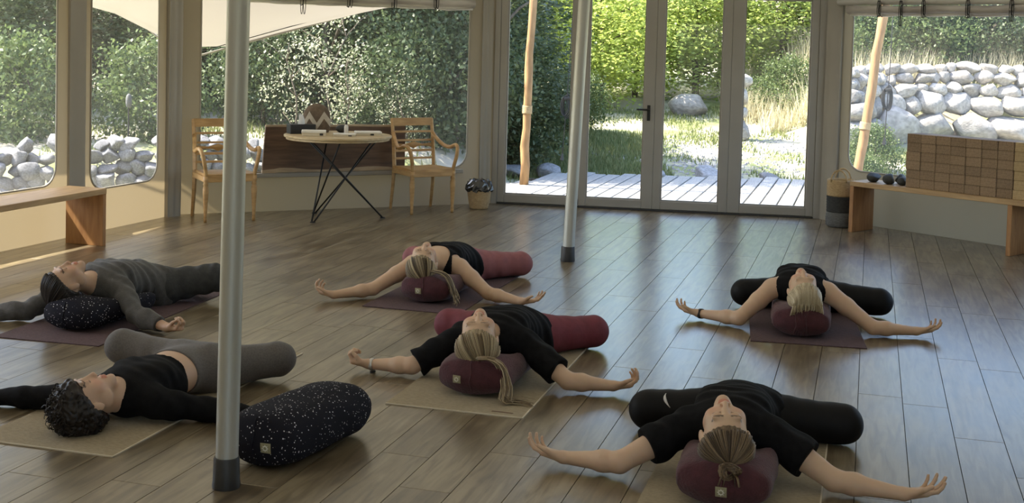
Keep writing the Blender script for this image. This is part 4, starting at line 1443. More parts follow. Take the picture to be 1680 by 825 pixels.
rolled_blind(V3, V4, 0.24, 3.00, 2.105, 0.05, ((0.62, 0.04), (0.86, 0.13), (1.10, 0.05), (1.55, 0.05), (1.97, 0.08)), 'rolled pale blind tied up at the top of the window behind the cork blocks', two=True)

# ------------------------------------------------------------------ distance fields for soft bodies
class Field:
    def __init__(s, lo, hi, h):
        s.lo = np.array(lo, np.float32); s.h = h
        s.n = np.ceil((np.array(hi) - s.lo) / h).astype(int) + 1
        s.ax = [(s.lo[i] + h * np.arange(s.n[i])).astype(np.float32) for i in range(3)]
    def blank(s):
        return np.full(s.n, 0.30, np.float32)
    def sub(s, lo, hi):
        a = np.clip(np.floor((np.array(lo) - s.lo) / s.h).astype(int), 0, s.n - 1)
        b = np.clip(np.ceil((np.array(hi) - s.lo) / s.h).astype(int) + 1, 1, s.n)
        sl = tuple(slice(a[i], b[i]) for i in range(3))
        return sl, s.ax[0][sl[0]][:, None, None], s.ax[1][sl[1]][None, :, None], s.ax[2][sl[2]][None, None, :]
    def grids(s):
        return s.ax[0][:, None, None], s.ax[1][None, :, None], s.ax[2][None, None, :]

def smin(a, b, k):
    if k <= 0: return np.minimum(a, b)
    h = np.maximum(k - np.abs(a - b), 0) / k
    return np.minimum(a, b) - h * h * (k * 0.25)
def smax(a, b, k): return -smin(-a, -b, k)

def cone(G_, F, a, b, ra, rb, k=0.03, n=None, kap=1.0, sub=False):
    """tapered rounded limb from a to b; n, kap flatten it along n"""
    a = np.array(a, np.float32); b = np.array(b, np.float32)
    mr_ = max(ra, rb) + 0.07
    sl, X, Y, Z = G_.sub(np.minimum(a, b) - mr_, np.maximum(a, b) + mr_)
    if any(q.stop <= q.start for q in sl): return
    ba = b - a
    l2 = float(ba @ ba)
    px, py, pz = X - a[0], Y - a[1], Z - a[2]
    if l2 > 1e-10:
        t = np.clip((px * ba[0] + py * ba[1] + pz * ba[2]) / l2, 0, 1)
    else:
        t = np.zeros((1, 1, 1), np.float32)
    qx, qy, qz = px - t * ba[0], py - t * ba[1], pz - t * ba[2]
    q2 = qx * qx + qy * qy + qz * qz
    r = ra + (rb - ra) * t
    if n is not None and kap != 1.0:
        n = np.array(n, np.float32); n = n / np.linalg.norm(n)
        qn = qx * n[0] + qy * n[1] + qz * n[2]
        ln_ = np.sqrt(q2 + (kap * kap - 1) * qn * qn) + 1e-6
        g = np.sqrt(q2 + (kap ** 4 - 1) * qn * qn) / ln_ + 1e-6
        d = (ln_ - r) / np.maximum(g, 1.0)
    else:
        d = np.sqrt(q2) - r
    F[sl] = smax(F[sl], -d, k) if sub else smin(F[sl], d.astype(np.float32), k)

def ell(G_, F, c, rad, k=0.02, B=None, sub=False):
    """ellipsoid with axes B (rows) """
    c = np.array(c, np.float32); rad = np.array(rad, np.float32)
    m_ = max(rad) + 0.06
    sl, X, Y, Z = G_.sub(c - m_, c + m_)
    if any(q.stop <= q.start for q in sl): return
    P = [X - c[0], Y - c[1], Z - c[2]]
    if B is None: B = np.eye(3)
    u = [sum(P[j] * float(B[i][j]) for j in range(3)) for i in range(3)]
    k0 = np.sqrt(sum((u[i] / rad[i]) ** 2 for i in range(3))) + 1e-6
    k1 = np.sqrt(sum((u[i] / rad[i] ** 2) ** 2 for i in range(3))) + 1e-6
    d = (k0 * (k0 - 1) / k1).astype(np.float32)
    F[sl] = smax(F[sl], -d, k) if sub else smin(F[sl], d, k)

def surface(F, G_, name, m):
    """surface nets"""
    s = F < 0
    idx = np.argwhere(s)
    if len(idx) == 0: return bpy.data.meshes.new(name)
    a = np.maximum(idx.min(0) - 2, 0); b = np.minimum(idx.max(0) + 3, np.array(F.shape))
    F = F[a[0]:b[0], a[1]:b[1], a[2]:b[2]].copy()
    F[0] = np.abs(F[0]) + 1e-4; F[-1] = np.abs(F[-1]) + 1e-4
    F[:, 0] = np.abs(F[:, 0]) + 1e-4; F[:, -1] = np.abs(F[:, -1]) + 1e-4
    F[:, :, 0] = np.abs(F[:, :, 0]) + 1e-4; F[:, :, -1] = np.abs(F[:, :, -1]) + 1e-4
    s = F < 0
    lo = G_.lo + a * G_.h
    c = np.zeros(tuple(np.array(F.shape) - 1), np.uint8)
    for i in (0, 1):
        for j in (0, 1):
            for k in (0, 1):
                c += s[i:F.shape[0] - 1 + i, j:F.shape[1] - 1 + j, k:F.shape[2] - 1 + k]
    act = np.argwhere((c > 0) & (c < 8))
    ids = np.full(c.shape, -1, np.int32)
    ids[act[:, 0], act[:, 1], act[:, 2]] = np.arange(len(act))
    V = np.zeros((len(act), 3), np.float32); cnt = np.zeros(len(act), np.float32)
    cor = {}
    for i in (0, 1):
        for j in (0, 1):
            for k in (0, 1):
                cor[i, j, k] = F[act[:, 0] + i, act[:, 1] + j, act[:, 2] + k]
    for p in cor:
        for axis in range(3):
            if p[axis] == 0:
                q = list(p); q[axis] = 1; q = tuple(q)
                v0, v1 = cor[p], cor[q]
                mk = (v0 < 0) != (v1 < 0)
                t = np.where(mk, v0 / np.where(mk, v0 - v1, 1), 0)
                for ax in range(3):
                    V[:, ax] += np.where(mk, p[ax] + (t if ax == axis else 0), 0)
                cnt += mk
    V = V / cnt[:, None] + act
    V = lo + V * G_.h
    quads_ = []
    for axis in range(3):
        u, w = (axis + 1) % 3, (axis + 2) % 3
        s0 = [slice(None)] * 3; s1 = [slice(None)] * 3
        s0[axis] = slice(0, -1); s1[axis] = slice(1, None)
        e = s[tuple(s0)] != s[tuple(s1)]
        pos = np.argwhere(e)
        pos = pos[(pos[:, u] > 0) & (pos[:, w] > 0) & (pos[:, u] < F.shape[u] - 1) & (pos[:, w] < F.shape[w] - 1)]
        inside0 = s[pos[:, 0], pos[:, 1], pos[:, 2]]
        def cell(du, dw):
            q = pos.copy(); q[:, u] += du; q[:, w] += dw
            return ids[q[:, 0], q[:, 1], q[:, 2]]
        A, B_, C_, D_ = cell(-1, -1), cell(0, -1), cell(0, 0), cell(-1, 0)
        qd = np.stack([A, B_, C_, D_], 1)
        qd[~inside0] = qd[~inside0][:, ::-1]
        quads_.append(qd)
    Q = np.concatenate(quads_)
    Q = Q[(Q >= 0).all(1)]
    me = bpy.data.meshes.new(name)
    me.vertices.add(len(V)); me.vertices.foreach_set('co', V.ravel())
    me.loops.add(Q.size); me.loops.foreach_set('vertex_index', Q.ravel().astype(np.int32))
    me.polygons.add(len(Q)); me.polygons.foreach_set('loop_start', np.arange(0, Q.size, 4, dtype=np.int32))
    me.polygons.foreach_set('use_smooth', np.ones(len(Q), bool))
    if m: me.materials.append(m)
    me.update(calc_edges=True)
    return me, V

def set_tone(me, col):
    at = me.attributes.new('tone', 'FLOAT_COLOR', 'POINT')
    c = np.ones((len(col), 4), np.float32); c[:, :3] = col
    at.data.foreach_set('color', c.ravel())

def unit(v):
    v = np.array(v, float); return v / np.linalg.norm(v)

# ------------------------------------------------------------------ a reclining person
def hand(G_, F, w, d, nrm, th, curl, spread=1.0, sc=1.0, thumb_in=0.0):
    """palm and five fingers; w wrist, d along the forearm, nrm palm side, th thumb side"""
    w = np.array(w, float); d = unit(d); nrm = unit(np.array(nrm) - d * np.dot(nrm, d)); th = unit(np.cross(d, nrm)) * (1 if np.dot(np.cross(d, nrm), th) > 0 else -1)
    P = G_.blank()
    offs = (0.027, 0.009, -0.010, -0.027)
    lens = (0.94, 1.05, 0.97, 0.76)
    base = []
    for i, o_ in enumerate(offs):
        kb = w + d * (0.088 - 0.006 * abs(i - 1)) * sc + th * o_ * sc * 1.02 + nrm * 0.002
        cone(G_, P, w + d * 0.008 + th * o_ * 0.55 * sc, kb, 0.0165 * sc, 0.0125 * sc, 0.014)
        base.append(kb)
    cone(G_, P, w + d * 0.015 + th * 0.018 * sc + nrm * 0.006, w + d * 0.05 * sc + th * 0.030 * sc + nrm * 0.008, 0.016 * sc, 0.013 * sc, 0.015)   # ball of the thumb
    Fi = G_.blank()
    for i in range(4):
        T = G_.blank()
        p = base[i]
        ang = 0.0
        side = (0.16, 0.05, -0.06, -0.18)[i] * spread
        r0 = (0.0088, 0.0090, 0.0086, 0.0076)[i] * sc
        for j, (l, bend) in enumerate(zip((0.041, 0.026, 0.021), curl[i])):
            ang += bend
            dirv = d * math.cos(ang) + nrm * math.sin(ang) + th * side * math.cos(ang)
            q = p + unit(dirv) * l * lens[i] * sc
            cone(G_, T, p, q, r0 * (1.0 - 0.08 * j), r0 * (0.93 - 0.09 * j), 0.003)
            p = q
        Fi = smin(Fi, T, 0.0015)
    T = G_.blank()
    p = w + d * 0.040 * sc + th * 0.036 * sc + nrm * 0.010
    q = p + unit(d * 0.75 + th * (0.55 - thumb_in) + nrm * (0.35 + thumb_in)) * 0.036 * sc
    q2 = q + unit(d * 0.9 + th * (0.22 - thumb_in) + nrm * (0.35 + 0.6 * thumb_in)) * 0.029 * sc
    cone(G_, T, w + d * 0.02 + th * 0.02 * sc + nrm * 0.006, p, 0.0145 * sc, 0.0118 * sc, 0.004)
    cone(G_, T, p, q, 0.0115 * sc, 0.0100 * sc, 0.004)
    cone(G_, T, q, q2, 0.0100 * sc, 0.0078 * sc, 0.004)
    Fi = smin(Fi, T, 0.002)
    P = smin(P, Fi, 0.007)
    np.minimum(F, smin(F, P, 0.016), out=F)

CURL = {'soft': ((0.25, 0.45, 0.35), (0.35, 0.5, 0.4), (0.45, 0.55, 0.4), (0.5, 0.5, 0.4)),
        'cup': ((0.55, 0.7, 0.5), (0.7, 0.8, 0.5), (0.8, 0.85, 0.5), (0.85, 0.8, 0.5)),
        'fist': ((1.0, 1.2, 0.8), (1.1, 1.25, 0.8), (1.15, 1.25, 0.8), (1.15, 1.2, 0.8)),
        'open': ((0.10, 0.55, 0.35), (0.35, 0.35, 0.25), (0.55, 0.35, 0.25), (0.75, 0.3, 0.2))}

def person(cfg):
    O = cfg['O']; ph = math.radians(cfg['phi'])
    root = empty('person', (O[0], O[1], 0.0), -ph)
    def w2l(p):
        dx, dy = p[0] - O[0], p[1] - O[1]
        return np.array((dx * math.cos(ph) - dy * math.sin(ph), dx * math.sin(ph) + dy * math.cos(ph), p[2]))
    B_ = cfg.get('lift', 0.0)             # height of the bolster under the spine
    st = cfg.get('stretch', 1.0)          # torso length factor
    sc = cfg.get('sc', 1.0)
    h = cfg.get('h', 0.005)
    J = {k: w2l(v) for k, v in cfg['joints'].items()}
    allp = np.array(list(J.values()))
    lo = np.minimum(allp.min(0), (-0.25, -0.12, 0)) - 0.22
    hi = np.maximum(allp.max(0), (0.25, 1.15 * st, 0.3)) + 0.16
    lo[2] = -0.01; hi[2] = 0.47
    G_ = Field(lo, hi, h)
    X, Y, Z = G_.grids()
    sh_s = 0.335                          # shoulder line, metres from the crown
    zt = B_ + 0.075                       # mid height of the rib cage
    # ---- torso
    T = G_.blank()
    s1, s2, s3, s4 = 0.40, 0.40 + 0.17 * st, 0.40 + 0.30 * st, 0.40 + 0.42 * st
    cone(G_, T, (0, s1, zt + 0.012), (0, s2, zt + 0.005), 0.142 * sc, 0.122 * sc, 0.03, (0, 0, 1), 1.38)
    zw = 0.105 + B_ * 0.55
    cone(G_, T, (0, s2 - 0.02, zt + 0.003), (0, s3, zw), 0.120 * sc, 0.122 * sc, 0.05, (0, 0, 1), 1.35)
    cone(G_, T, (0, s3, zw), (0, s4, 0.108), 0.125 * sc, 0.158 * sc, 0.05, (0, 0, 1), 1.45)
    for sx in (-1, 1):
        ell(G_, T, (sx * 0.072, 0.47, zt + 0.072), (0.062 * sc, 0.066 * sc, cfg.get('bust', 0.042)), 0.045)
        cone(G_, T, (sx * 0.04, sh_s - 0.005, zt + 0.02), (sx * 0.150 * sc, sh_s + 0.01, zt - 0.005), 0.058, 0.054, 0.05)
        cone(G_, T, (sx * 0.07, s4 + 0.03, 0.095), (sx * 0.075, s4 + 0.03, 0.095), 0.095, 0.095, 0.05)     # buttock
    # ---- neck and head
    hc = np.array(cfg['head'], float)
    cr = unit(cfg['crown']); fc = np.array(cfg['face'], float); fc = unit(fc - cr * (fc @ cr)); rt = np.cross(fc, cr)
    HB = np.array([rt, fc, cr])
    hs = cfg.get('hs', 1.12)
    hp = lambda x, y, z: hc + (rt * x + fc * y + cr * z) * hs
    H_ = G_.blank()
    neck0 = np.array((0, sh_s + 0.0, zt + 0.005)); neck1 = hp(0, -0.012, -0.055)
    cone(G_, H_, neck0, neck1, 0.057, 0.051, 0.02)
    ell(G_, H_, hp(0, -0.012, 0.034), np.array((0.0755, 0.096, 0.084)) * hs, 0.02, HB)
    cone(G_, H_, hp(0, 0.040, -0.005), hp(0, 0.060, -0.083), 0.058 * hs, 0.030 * hs, 0.035)
    for sx in (-1, 1):
        ell(G_, H_, hp(sx * 0.040, 0.058, -0.020), np.array((0.026, 0.026, 0.026)) * hs, 0.03, HB)          # cheek
        ell(G_, H_, hp(sx * 0.052, 0.012, -0.055), np.array((0.016, 0.032, 0.024)) * hs, 0.03, HB)          # jaw
        ell(G_, H_, hp(sx * 0.030, 0.098, 0.014), np.array((0.020, 0.013, 0.012)) * hs, 0.014, HB, True)   # eye socket
        ell(G_, H_, hp(sx * 0.030, 0.082, 0.012), np.array((0.0155, 0.0125, 0.0105)) * hs, 0.005, HB)       # closed lid
        ell(G_, H_, hp(sx * 0.028, 0.088, 0.033), np.array((0.022, 0.009, 0.007)) * hs, 0.014, HB)          # brow
        ell(G_, H_, hp(sx * 0.077, -0.008, -0.002), np.array((0.009, 0.019, 0.030)) * hs, 0.006, HB)        # ear
        ell(G_, H_, hp(sx * 0.011, 0.100, -0.031), np.array((0.0065, 0.007, 0.006)) * hs, 0.006, HB)         # nostril wing
    cone(G_, H_, hp(0, 0.088, 0.020), hp(0, 0.107, -0.024), 0.0078 * hs, 0.0088 * hs, 0.010)           # nose
    ell(G_, H_, hp(0, 0.089, -0.0545), np.array((0.022, 0.0095, 0.0058)) * hs, 0.005, HB)
    ell(G_, H_, hp(0, 0.088, -0.0660), np.array((0.019, 0.0100, 0.0066)) * hs, 0.005, HB)
    ell(G_, H_, hp(0, 0.078, -0.094), np.array((0.018, 0.015, 0.014)) * hs, 0.014, HB)                     # chin
    # ---- arms
    arms = {}
    A_all = G_.blank()
    for sd, sx in (('L', -1), ('R', 1)):
        S = np.array((sx * 0.165 * sc, sh_s + 0.008, zt - 0.012)); E = J['el' + sd]; Wr = J['wr' + sd]; Tp = J['tip' + sd]
        U_ = G_.blank()
        cone(G_, U_, S, S + (E - S) * 0.4, 0.056 * sc, 0.050 * sc, 0.02)
        cone(G_, U_, S + (E - S) * 0.4, E, 0.050 * sc, 0.0385 * sc, 0.02)
        fm = E + (Wr - E) * 0.3
        cone(G_, U_, E, fm, 0.0385 * sc, 0.041 * sc, 0.02)
        cone(G_, U_, fm, Wr, 0.041 * sc, 0.026 * sc, 0.02, (0, 0, 1), 1.1)
        arms[sd] = (U_, S, E, Wr)
        A1 = U_.copy()
        pose = cfg.get('hand' + sd, 'soft')
        hand(G_, A1, Wr, Tp - Wr, cfg.get('palm' + sd, (0, 0.15, 1)), (0, -1, 0.15), CURL[pose], cfg.get('spread', 0.55), 0.98 * sc, 0.35 if pose == 'fist' else 0.0)
        A_all = np.minimum(A_all, A1)
    # ---- legs
    Lg = G_.blank()
    for sd, sx in (('L', -1), ('R', 1)):
        Hp = np.array((sx * 0.085 * sc, s4 + 0.02, 0.108)); K = J['kn' + sd]
        An = J.get('an' + sd, np.array((sx * 0.05, s4 + 0.24, 0.05)))
        mid = Hp + (K - Hp) * 0.5 + np.array((0, 0.0, 0.012))
        T1 = G_.blank()
        cone(G_, T1, Hp, K, 0.101 * sc, 0.067 * sc, 0.05)
        cf = K + (An - K) * 0.35
        cone(G_, T1, K, cf, 0.060 * sc, 0.058 * sc, 0.06)
        cone(G_, T1, cf, An, 0.058 * sc, 0.034 * sc, 0.03)
        toe = An + np.array((-sx * 0.02, 0.13, 0.015))
        heel = An + np.array((-sx * 0.01, -0.035, -0.005))
        cone(G_, T1, heel, An + np.array((0, 0.05, 0.0)), 0.033, 0.034, 0.02)
        cone(G_, T1, An + np.array((0, 0.04, 0.0)), toe, 0.033, 0.020, 0.02, (1, 0, 0), 1.2)
        Lg = smin(Lg, T1, 0.012)
    body = smin(T, Lg, 0.05)
    body = smin(body, A_all, 0.035)
    body = smin(body, H_, 0.030)
    body = np.maximum(body, 0.006 - Z)          # nothing below the mat
    me, V = surface(body, G_, 'body', M['skin'])
    # skin tone, lips and brows
    sk = np.array(cfg['skin'])
    col = np.tile(sk, (len(V), 1))
    rel = V - hc
    hx, hy, hz = rel @ rt / hs, rel @ fc / hs, rel @ cr / hs
    lip = (np.abs(hx) < 0.022) & (hy > 0.086) & (hz < -0.0495) & (hz > -0.0725)
    col[lip] = sk * np.array((0.95, 0.62, 0.62))
    brow = (np.abs(np.abs(hx) - 0.030) < 0.019) & (hy > 0.07) & (np.abs(hz - 0.033 + 0.25 * (np.abs(hx) - 0.03) * (np.abs(hx) > 0.03)) < 0.0042)
    col[brow] = np.array(cfg['hair_a']) * 0.8 + sk * 0.2
    lash = (np.abs(np.abs(hx) - 0.030) < 0.014) & (hy > 0.07) & (np.abs(hz - 0.0055) < 0.0026)
    col[lash] = sk * 0.35
    chk = np.exp(-((np.abs(hx) - 0.043) ** 2 + (hz + 0.022) ** 2) / 0.0006) * (hy > 0.04)
    col = col * (1 - 0.18 * chk[:, None] * np.array((0, 1, 1)))
    set_tone(me, col)
    bo = obj('body', me, root)

    def folds(F, amp, fx, fy, fz=0.0, ph_=0.0):
        w_ = np.sin(X * fx + Y * fy + Z * fz + ph_ + 1.6 * np.sin(X * 11 + ph_) + 1.3 * np.sin(Y * 9 + Z * 7)) * np.sin(X * 13 - Y * 17 + ph_)
        return F - (amp * w_).astype(np.float32)
    # ---- upper garment
    tp = cfg['top']
    hem = 0.40 + tp['hem'] * st
    C_ = smin(T, smax(Lg, np.abs(X) - 0.165 + 0 * Y, 0.06), 0.05) if hem > s3 else T.copy()
    arm_c = G_.blank()
    cuts = tp['sleeve'] if isinstance(tp['sleeve'], tuple) else (tp['sleeve'], tp['sleeve'])
    for sd, cut in zip(('L', 'R'), cuts):
        U_, S, E, Wr = arms[sd]
        if cut <= 0: continue
        if cut <= 1.0:
            q = S + (E - S) * cut; dv = unit(E - S)
        else:
            q = E + (Wr - E) * (cut - 1.0); dv = unit(Wr - E)
        pl = (X - q[0]) * dv[0] + (Y - q[1]) * dv[1] + (Z - q[2]) * dv[2]
        loose = tp.get('loose', 0.0)
        near = np.clip(1 + pl / 0.16, 0, 1)
        arm_c = np.minimum(arm_c, np.maximum(U_ - loose * near, pl))
    C_ = smin(C_, arm_c, 0.035)
    if cut <= 0:
        for sx in (-1, 1):                       # arm holes
            a_ = G_.blank()
            ell(G_, a_, (sx * (0.205 - tp.get('hole', 0.0)), sh_s + 0.005, zt), (0.085, 0.085, 0.13), 0.0)
            C_ = np.maximum(C_, -a_)
    off = tp.get('off', 0.010)
    C_ = folds(C_ - off - (0.008 * np.clip((Y - hem + 0.16) / 0.12, 0, 1)).astype(np.float32), tp.get('fold', 0.0035), 20, 70, 30, cfg['phi'])
    C_ = np.maximum(C_, Y - hem - 0.012 * np.sin(X * 14))
    nk = G_.blank()
    npos = np.array(tp.get('neck', (0, 0.262, zt + 0.045)))
    ell(G_, nk, npos, tp.get('neckr', (0.085, 0.075, 0.10)), 0.0)
    C_ = smax(C_, -nk, 0.004)
    hd = G_.blank(); ell(G_, hd, hc, (0.125, 0.125, 0.125), 0.0)
    C_ = np.maximum(C_, -hd)
    C_ = np.maximum(C_, 0.004 - Z)
    mt, Vt = surface(C_, G_, tp['name'], M[tp['mat']])
    to = obj(tp['name'], mt, root)
    # ---- trousers
    bt_ = cfg['legs']
    P_ = smin(T, Lg, 0.05)
    P_ = folds(P_ - bt_.get('off', 0.006), bt_.get('fold', 0.002), 60, 25, 15, 1.0 + cfg['phi'])
    P_ = np.maximum(P_, np.minimum((0.40 + bt_['waist'] * st) - Y, 0.215 - np.abs(X)))
    # cut the trousers above the ankles
    for sd, sx in (('L', -1), ('R', 1)):
        K = J['kn' + sd]; An = J.get('an' + sd, np.array((sx * 0.05, s4 + 0.24, 0.05)))
        dv = unit(An - K); q = K + (An - K) * 0.9
        pl = (X - q[0]) * dv[0] + (Y - q[1]) * dv[1] + (Z - q[2]) * dv[2]
        reg = np.maximum(-pl, np.abs(X - An[0]) - 0.20)
        P_ = np.maximum(P_, -np.maximum(np.maximum(reg, (s4 + 0.13) - Y), -0.3))
    P_ = np.maximum(P_, 0.0045 - Z)
    mp_, Vp = surface(P_, G_, bt_['name'], M[bt_['mat']])
    po = obj(bt_['name'], mp_, root)
    # ---- hair cap
    Gh = Field(hc - 0.21, hc + 0.21, 0.004)
    hf = Gh.blank()
    vol = cfg.get('hair_vol', 0.010)
    ell(Gh, hf, hp(0, -0.014, 0.036), np.array((0.0755 + vol, 0.094 + vol, 0.084 + vol)) * hs, 0.02, HB)
    hx_, hy_, hz_ = [(Gh.ax[0][:, None, None] - hc[0]) * b[0] + (Gh.ax[1][None, :, None] - hc[1]) * b[1] + (Gh.ax[2][None, None, :] - hc[2]) * b[2] for b in (rt / hs, fc / hs, cr / hs)]
    # hairline: a curved plane from forehead down behind the ears
    line = (hy_ - 0.070) * 0.62 - (hz_ - 0.060) * 0.80 + 4.0 * hx_ * hx_
    hf = np.maximum(hf, line - cfg.get('cover', 0.0))
    hf = np.maximum(hf, -(hz_ + 0.075))
    if cfg.get('curly'):
        cu = cfg['curly']
        hf = hf - (cu * (np.sin(hx_ * 150 + 2 * np.sin(hy_ * 90)) * np.sin(hy_ * 140 + 2 * np.sin(hz_ * 80)) * np.sin(hz_ * 150) + 0.6 * np.sin(hx_ * 70 + hz_ * 60) * np.sin(hy_ * 66))).astype(np.float32)
    else:
        an_ = np.arctan2(hx_, hy_ + 0.05)
        hf = hf - (0.0014 * np.sin(an_ * 46 + 9 * hz_)).astype(np.float32)
    Zh = Gh.ax[2][None, None, :]
    hf = np.maximum(hf, (cfg.get('floor_z', 0.0) + 0.006) - Zh)
    mh, Vh = surface(hf, Gh, 'hair', M['hair'])
    ha, hb_ = np.array(cfg['hair_a']), np.array(cfg['hair_b'])
    rel = Vh - hc
    an2 = np.arctan2(rel @ rt, rel @ fc + 0.05)
    mixv = 0.5 + 0.5 * np.sin(an2 * 61 + 3 * np.sin(an2 * 23)) * np.sin(an2 * 17 + 8 * (rel @ cr))
    mixv = np.clip(mixv * cfg.get('streak', 0.8) + cfg.get('root', 0.0) * 0, 0, 1)
    set_tone(mh, ha[None] * (1 - mixv[:, None]) + hb_[None] * mixv[:, None])
    ho = obj('hair', mh, root)
    tag(root, cfg['label'], 'person')
    return dict(root=root, hc=hc, hp=hp, rt=rt, fc=fc, cr=cr, J=J, arms=arms, w2l=w2l, hair=ho, top=to, legs=po, body=bo, ha=ha, hb=hb_, zt=zt, sh=sh_s, hs=hs)

def strands(P, name, paths, r0, r1, parent, n=10, seg=4):
    """paths: list of point lists; each becomes a tapering lock"""
    m = MB(); cols = []
    r2 = random.Random(4)
    for pts in paths:
        k0 = len(m.v)
        k = len(pts)
        s_ = r2.uniform(0.7, 1.2)
        m.tube(pts, [max(0.0006, (r0 + (r1 - r0) * (i / (k - 1))) * s_) for i in range(k)], seg)
        f = r2.random()
        c = P['ha'] * (1 - f) + P['hb'] * f
        cols += [c] * (len(m.v) - k0)
    me = m.mesh(name, M['hair'], True)
    set_tone(me, np.array(cols))
    return obj(name, me, parent)

def head_locks(P, end, n=150, lift=0.012, r0=0.003, r1=0.0022, seed=1, start=0.0, fall=None):
    """locks combed from the hairline over the skull to a tie point"""
    r2 = random.Random(seed)
    hp = P['hp']
    paths = []
    end = np.array(end)
    for i in range(n):
        a = (-1 + 2 * (i + 0.5) / n) * 1.9 + r2.uniform(-0.02, 0.02)
        # a point on the hairline of the skull
        el = 0.62 - 0.28 * abs(a) ** 1.3 + r2.uniform(-0.05, 0.10)
        x, y, z = 0.0755 * math.sin(a) * math.cos(el), 0.094 * math.cos(a) * math.cos(el), 0.084 * math.sin(el)
        k = 1 + lift / 0.085
        p0 = hp(x * k, -0.014 + y * k, 0.036 + z * k)
        pts = []
        for j in range(9):
            t = j / 8
            q = p0 * (1 - t) + end * t
            c = hp(0, -0.014, 0.036)
            d_ = q - c
            u_ = np.array((d_ @ P['rt'] / 0.0755, d_ @ P['fc'] / 0.094, d_ @ P['cr'] / 0.084)) / P['hs']
            ln_ = np.linalg.norm(u_)
            tgt = (1 + (lift + 0.004 * math.sin(i * 2.3)) / 0.085)
            if ln_ < tgt or t < 0.8:
                s_ = tgt / max(ln_, 1e-3)
                q = c + d_ * (s_ if ln_ < tgt or t < 0.55 else 1)
            pts.append(Vector(q))
        paths.append(pts)
    return strands(P, 'hair_lock', paths, r0, r1, P['hair'])

def band(P, sd, f, r, w, mname, name, mat2=None):
    """strap round a wrist"""
    U_, S, E, Wr = P['arms'][sd]
    d = unit(Wr - E)
    c = E + (Wr - E) * f
    u = unit(np.cross(d, (0, 0, 1))); v = np.cross(u, d)
    m = MB()
    pts = []
    k = 20
    for i in range(k):
        a = 2 * PI * i / k
        for t, rr_ in ((-w / 2, r), (w / 2, r), (w / 2, r + 0.003), (-w / 2, r + 0.003)):
            m.v.append(tuple(c + d * t + (u * math.cos(a) + v * math.sin(a) * 0.92) * rr_))
    for i in range(k):
        a, b = i * 4, ((i + 1) % k) * 4
        for j in range(4):
            m.f.append((a + j, b + j, b + (j + 1) % 4, a + (j + 1) % 4))
    o = m.build(name, M[mname], P['root'], True)
    if mat2:
        c2 = c + u * 0 - v * (r + 0.003)
        MB().tube([tuple(c2 - v * 0.0), tuple(c2 - v * 0.007)], 0.015, 14).build('watch_case', M[mat2], o)
    return o

